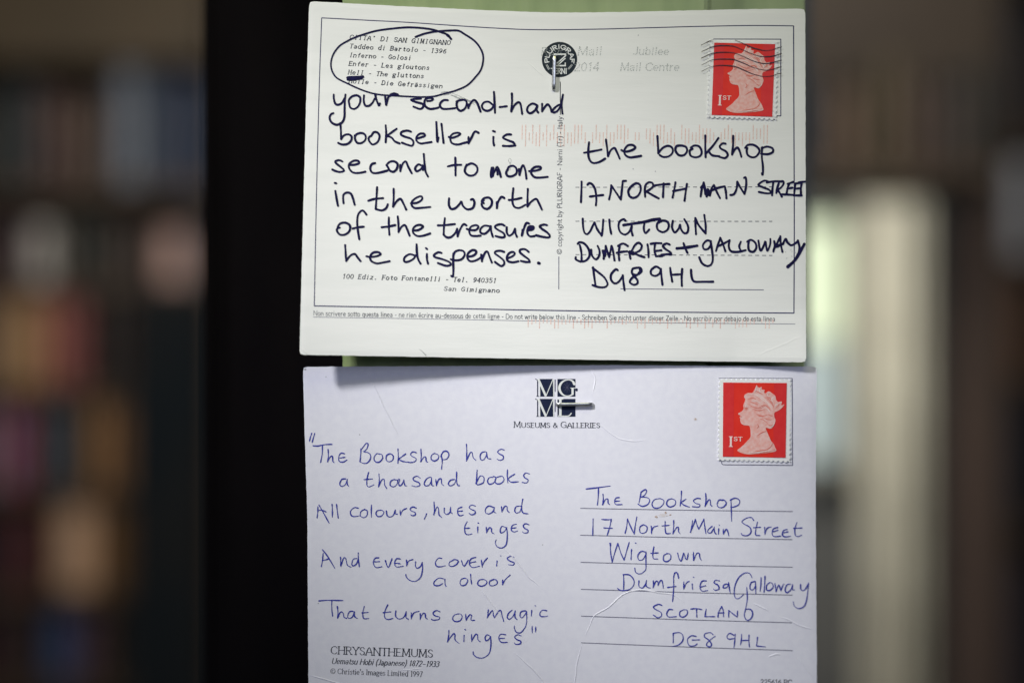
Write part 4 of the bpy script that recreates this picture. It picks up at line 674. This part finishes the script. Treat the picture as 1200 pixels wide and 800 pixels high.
def blob(name, x, y, rx, ry, mat, hf, parent, seed=1, label=None):
    r = random.Random(seed); ink = Ink(hf, 0.000035); n = 18; k = [r.uniform(.6, 1.15) for _ in range(n)]
    k = [(k[i-1]+2*k[i]+k[(i+1) % n])/4 for i in range(n)]
    ink.fill([(x+rx*k[i]*math.cos(i*2*math.pi/n), y+ry*k[i]*math.sin(i*2*math.pi/n)) for i in range(n)], (x, y)); o = ink.build(name, mat, parent)
    if label: o['label'] = label
for i, (x, y, rx, ry, mm) in enumerate(((780,600.6,1.4,1.6,'brown'),(785.5,603,1.4,1.0,'brown'),(769,605,1.8,1.6,'brown'),(777,603.6,6,2.2,'palebrown'),(815,491,1.3,1.2,'brown'),(815,491,2.6,2.0,'palebrown'),
    (382,441.5,.8,.8,'fleck'),(421.5,509,.9,.8,'fleck'),(635.8,638,.8,.8,'fleck'),(373,706.5,.9,.8,'fleck'),(811,649,.6,.6,'fleck'),(357.6,432.6,1.6,1.3,'fleck'))):
    blob('stain', x, y, rx, ry, M[mm], (lambda a, b, q=i: h_low(a, b)+(0.00001 if q in (0,1,2,4) else 0)), cl, seed=i+3)
for i, (x, y) in enumerate(((768,201),(742,198),(748,41.5))): blob('stain', x, y, .8, .9, M['fleck'], h_top, ct, seed=i+40)

# ---------------------------------------------------------------- postage stamps
def bil(C):
    (x0,y0),(x1,y1),(x2,y2),(x3,y3) = C   # TL TR BR BL
    return lambda u, v: ((x0*(1-u)+x1*u)*(1-v)+(x3*(1-u)+x2*u)*v, (y0*(1-u)+y1*u)*(1-v)+(y3*(1-u)+y2*u)*v)
HEAD = "590,178 560,240 530,285 470,288 432,312 423,345 440,368 430,405 412,460 418,500 395,532 342,566 350,580 376,588 370,603 364,618 376,632 372,652 386,692 410,712 455,722 492,726 508,762 514,820 516,862 500,899 470,930 425,980 380,1020 338,1058 375,1084 430,1102 500,1108 620,1098 740,1086 858,1060 846,1010 822,960 790,922 765,870 738,810 716,752 740,752 770,762 800,752 832,706 846,645 828,600 832,545 880,520 925,486 962,436 918,446 928,398 880,404 850,372 838,322 795,288 750,262 700,292 690,262 700,248 655,236 660,204 622,214 600,204"
def tile2uv(a, b): return ((a-143)/(989-143), (b-150)/(1146-150))
LINES_D = ["505,405 560,425 610,440","485,440 560,480 640,490 700,460","540,500 620,520 700,505","580,560 640,585 700,590 740,570","600,585 660,600 700,592","740,570 790,590 820,600","640,630 690,650 740,690","690,620 750,640 800,640","740,700 780,720 815,710","620,480 690,450 740,470 780,520","480,370 540,352 580,372","420,480 450,490 480,480","430,512 470,500","372,606 396,606","600,860 660,820 730,790","700,1060 780,1010 815,950","540,1080 640,1060 740,1040","640,1090 740,1070 840,1040","560,250 600,270 680,310","700,340 760,380 840,500","720,330 790,380 800,440","860,420 890,440 850,480","600,700 620,730 600,760"]
LINES_L = ["470,310 560,310 650,360 740,430 810,520","540,290 640,330 720,390 800,470","590,190 575,240 560,280","640,215 625,260 650,280","750,275 735,320 780,330","830,330 790,370 820,420","900,420 850,440 830,490","500,1080 620,1080 740,1060 850,1050","440,420 450,440 440,480","780,740 815,720 830,680","520,395 580,390 640,420","700,480 740,500 770,540"]
def stamp(outer, red, hf, parent, label, band):
    card = hf; OC = [card(*q) for q in outer]; ub = lambda x: (x-outer[3][0])/(outer[1][0]-outer[3][0]); vb = lambda y: (y-outer[0][1])/(outer[2][1]-outer[0][1])
    def hf(x, y):
        u, v = min(max(ub(x), 0), 1), min(max(vb(y), 0), 1)
        return (OC[0]*(1-u)+OC[1]*u)*(1-v) + (OC[3]*(1-u)+OC[2]*u)*v
    base = lambda x, y: hf(x, y) + 0.00028
    # perforated sheet
    bo = bil(outer)
    w_ = math.hypot(outer[1][0]-outer[0][0], outer[1][1]-outer[0][1]); h_ = math.hypot(outer[3][0]-outer[0][0], outer[3][1]-outer[0][1])
    nx, ny = round(w_/5.62), round(h_/5.62); rad = 1.65
    rim = []
    def side(ax, ay, bx, by, n, inx, iny):
        L = math.hypot(bx-ax, by-ay); tx, ty = (bx-ax)/L, (by-ay)/L
        for i in range(n):
            c = (i+0.5)/n*L; rim.append((ax+tx*(c-rad-0.0), ay+ty*(c-rad)))
            for k in range(1, 6):
                th = math.pi*k/6; s_ = -math.cos(th)*rad; q = math.sin(th)*rad
                rim.append((ax+tx*(c+s_)+inx*q, ay+ty*(c+s_)+iny*q))
            rim.append((ax+tx*(c+rad), ay+ty*(c+rad)))
    (a, b, c, d) = outer
    side(*a, *b, nx, 0, 1); side(*b, *c, ny, -1, 0); side(*c, *d, nx, 0, -1); side(*d, *a, ny, 1, 0)
    ctr = bo(.5, .5)
    inner = [(ctr[0]+(x-ctr[0])*0.86, ctr[1]+(y-ctr[1])*0.88) for x, y in rim]
    V = []; F = []; n = len(rim)
    for x, y in rim: V.append(place(x, y, base(x, y)))
    for x, y in rim: V.append(place(x, y, card(x, y)+0.00001))
    for x, y in inner: V.append(place(x, y, base(x, y)))
    g = 6; o0 = len(V)
    V.append(place(ctr[0], ctr[1], base(*ctr)))
    for i in range(n):
        j = (i+1) % n
        F += [(i, 2*n+i, 2*n+j, j), (i, j, n+j, n+i), (2*n+i, o0, 2*n+j)]
    st = mesh_obj('postage_stamp', V, F, M['stamp_paper'], parent); st['label'] = label
    R = bil(red)
    def grid(name, u0, u1, v0, v1, mat, lift):
        V, F = [], []; n = 8
        for j in range(n+1):
            for i in range(n+1):
                x, y = R(u0+(u1-u0)*i/n, v0+(v1-v0)*j/n); V.append(place(x, y, hf(x, y)+lift))
        for j in range(n):
            for i in range(n): q = j*(n+1)+i; F.append((q, q+n+1, q+n+2, q+1))
        return mesh_obj(name, V, F, mat, st)
    grid('red_ground', 0, 1, 0, 1, M['stamp_red'], 0.00036)
    grid('phosphor_band', 0, 0.17, 0, 1, M['stamp_band'], 0.00038); grid('phosphor_band', 0.80, 1, 0, 1, M['stamp_band'], 0.00038)
    # crowned head in profile
    P = [R(*tile2uv(*p)) for p in smooth(pts(HEAD), 14)]
    bm = bmesh.new(); vs = [bm.verts.new((x, y, 0)) for x, y in P]; bm.faces.new(vs); bmesh.ops.triangulate(bm, faces=bm.faces[:])
    bm.verts.index_update(); V = [place(v.co.x, v.co.y, hf(v.co.x, v.co.y)+0.00042) for v in bm.verts]; F = [tuple(v.index for v in f.verts) for f in bm.faces]; bm.free()
    mesh_obj('profile_head', V, F, M['head'], st)
    for mat, LL, wd, lf in ((M['head_dark'], LINES_D, 0.8, 0.00045), (M['head_light'], LINES_L, 0.75, 0.00047)):
        ink = Ink(hf, lf)
        for s in LL: ink.stroke([R(*tile2uv(*p)) for p in smooth(pts(s), 8)], lambda i, t, a: wd*(0.35+0.9*math.sin(math.pi*min(max(t, .05), .95))))
        ink.build('head_shading', mat, st)
    ink = Ink(hf, 0.00040)
    a = R(*tile2uv(250, 1005)); top = R(*tile2uv(250, 880))
    ink.stroke([a, top], lambda i, t, q: 2.2, caps=False)
    for yy in (1008, 876): p = R(*tile2uv(224, yy)); q = R(*tile2uv(276, yy)); ink.stroke([p, q], lambda i, t, z: 0.8, caps=False)
    text(ink, "ST", R(*tile2uv(286, 930)), R(*tile2uv(410, 930)), 4.4, weight=0.22, contrast=.3, serif=1.1)
    ink.build('value_lettering', M['head_light'], st)
    return st, hf
line('stamp_box_line', [(836,46),(915,46.2),(915,46.2)], 1.0, M['rule'], h_top, ct, step=3)
line('stamp_box_line', [(915,45.8),(915,136)], 1.1, M['rule'], h_top, ct); line('stamp_box_line', [(909,136),(915.4,136)], 1.1, M['rule'], h_top, ct)
line('stamp_box_line', [(842,443),(928.6,443.2)], 0.8, M['rule_grey'], h_low, cl)
line('stamp_box_line', [(928.4,443),(928.8,545.2)], 1.1, M['rule_grey'], h_low, cl)
line('stamp_box_line', [(845.6,538.5),(845.8,543),(847.5,544.2),(890,544.6),(929.2,545)], 1.1, M['rule_grey'], h_low, cl)
s1 = stamp([(831.6,46.8),(912.3,48.2),(910.2,141),(828.6,138.4)], [(837,50.2),(908.4,52),(905,137),(834,134.8)], h_top, ct, 'red first class stamp under wavy postmark lines', True)
s2 = stamp([(842.2,443.2),(927.6,443.8),(926.4,541.6),(841,539.6)], [(847.5,448),(922,448.6),(920.6,536),(847,534.8)], h_low, cl, 'clean red first class stamp without postmark', False)
ink = Ink(lambda x, y: max(h_top(x, y), s1[1](x, y)), .00052)
bx = [(25,205),(85,178),(150,148),(230,130),(330,126),(430,130),(500,150),(600,192),(700,235),(780,262),(870,276),(960,268),(1040,245),(1095,232)]
for k in range(5):
    P = smooth([(820+(a+random.uniform(-3,3))/11.43, 35+(b+k*88+random.uniform(-3,3))/11.43) for a, b in bx], .6)
    m = len(P)
    segs = [P] if k else [P[:int(m*.16)], P[int(m*.42):]]
    for S in segs:
        ph = random.random()*6; ink.stroke(S, lambda i, t, a: 0.85+0.3*math.sin(ph+t*9))
ink.build('wavy_postmark', M['wave'], ct)['label'] = 'five wavy dark postmark lines crossing the upper stamp'

# ---------------------------------------------------------------- staples
def staple(P0, P1, hf, label, wid=0.00098, thick=0.00055):
    a = Vector(place(*P0, hf(*P0))); b = Vector(place(*P1, hf(*P1))); d = (b-a).normalized(); nrm = Vector((0, -1, 0)); sd = d.cross(nrm).normalized()
    path = [a + Vector((0, .006, 0)), a + Vector((0, .0003, 0)), a + nrm*0.0004 + d*0.0001, a + nrm*0.00072 + d*0.0006, a+nrm*0.0008+d*0.0016, b + nrm*0.0008 - d*0.0016, b + nrm*0.00072 - d*0.0006, b + nrm*0.0004 - d*0.0001, b + Vector((0, .0003, 0)), b + Vector((0, .006, 0))]
    V, F = [], []; prof = []
    for i in range(10):
        th = 2*math.pi*i/10; c, s_ = math.cos(th), math.sin(th)
        prof.append((wid/2*abs(c)**.6*(1 if c > 0 else -1), thick/2*abs(s_)**.6*(1 if s_ > 0 else -1)))
    for i, p in enumerate(path):
        t = (path[min(i+1, len(path)-1)]-path[max(i-1, 0)]).normalized(); up_ = sd.cross(t).normalized()
        for x, y in prof: V.append(tuple(p + sd*x + up_*y))
        if i:
            for k in range(10): q = 10*(i-1); F.append((q+k, q+(k+1) % 10, q+10+(k+1) % 10, q+10+k))
    F += [tuple(range(10)), tuple(range(len(V)-10, len(V)))]
    o = mesh_obj('staple', V, F, M['steel'], None, True); tag(o, label, 'staple', 'staples holding the cards'); return o
staple((649.8,65.5), (648.8,105.5), h_top, 'steel staple standing upright over the round logo of the upper postcard')
staple((652,473.6), (694,473.2), h_low, 'steel staple lying level across the square logo of the lower postcard')
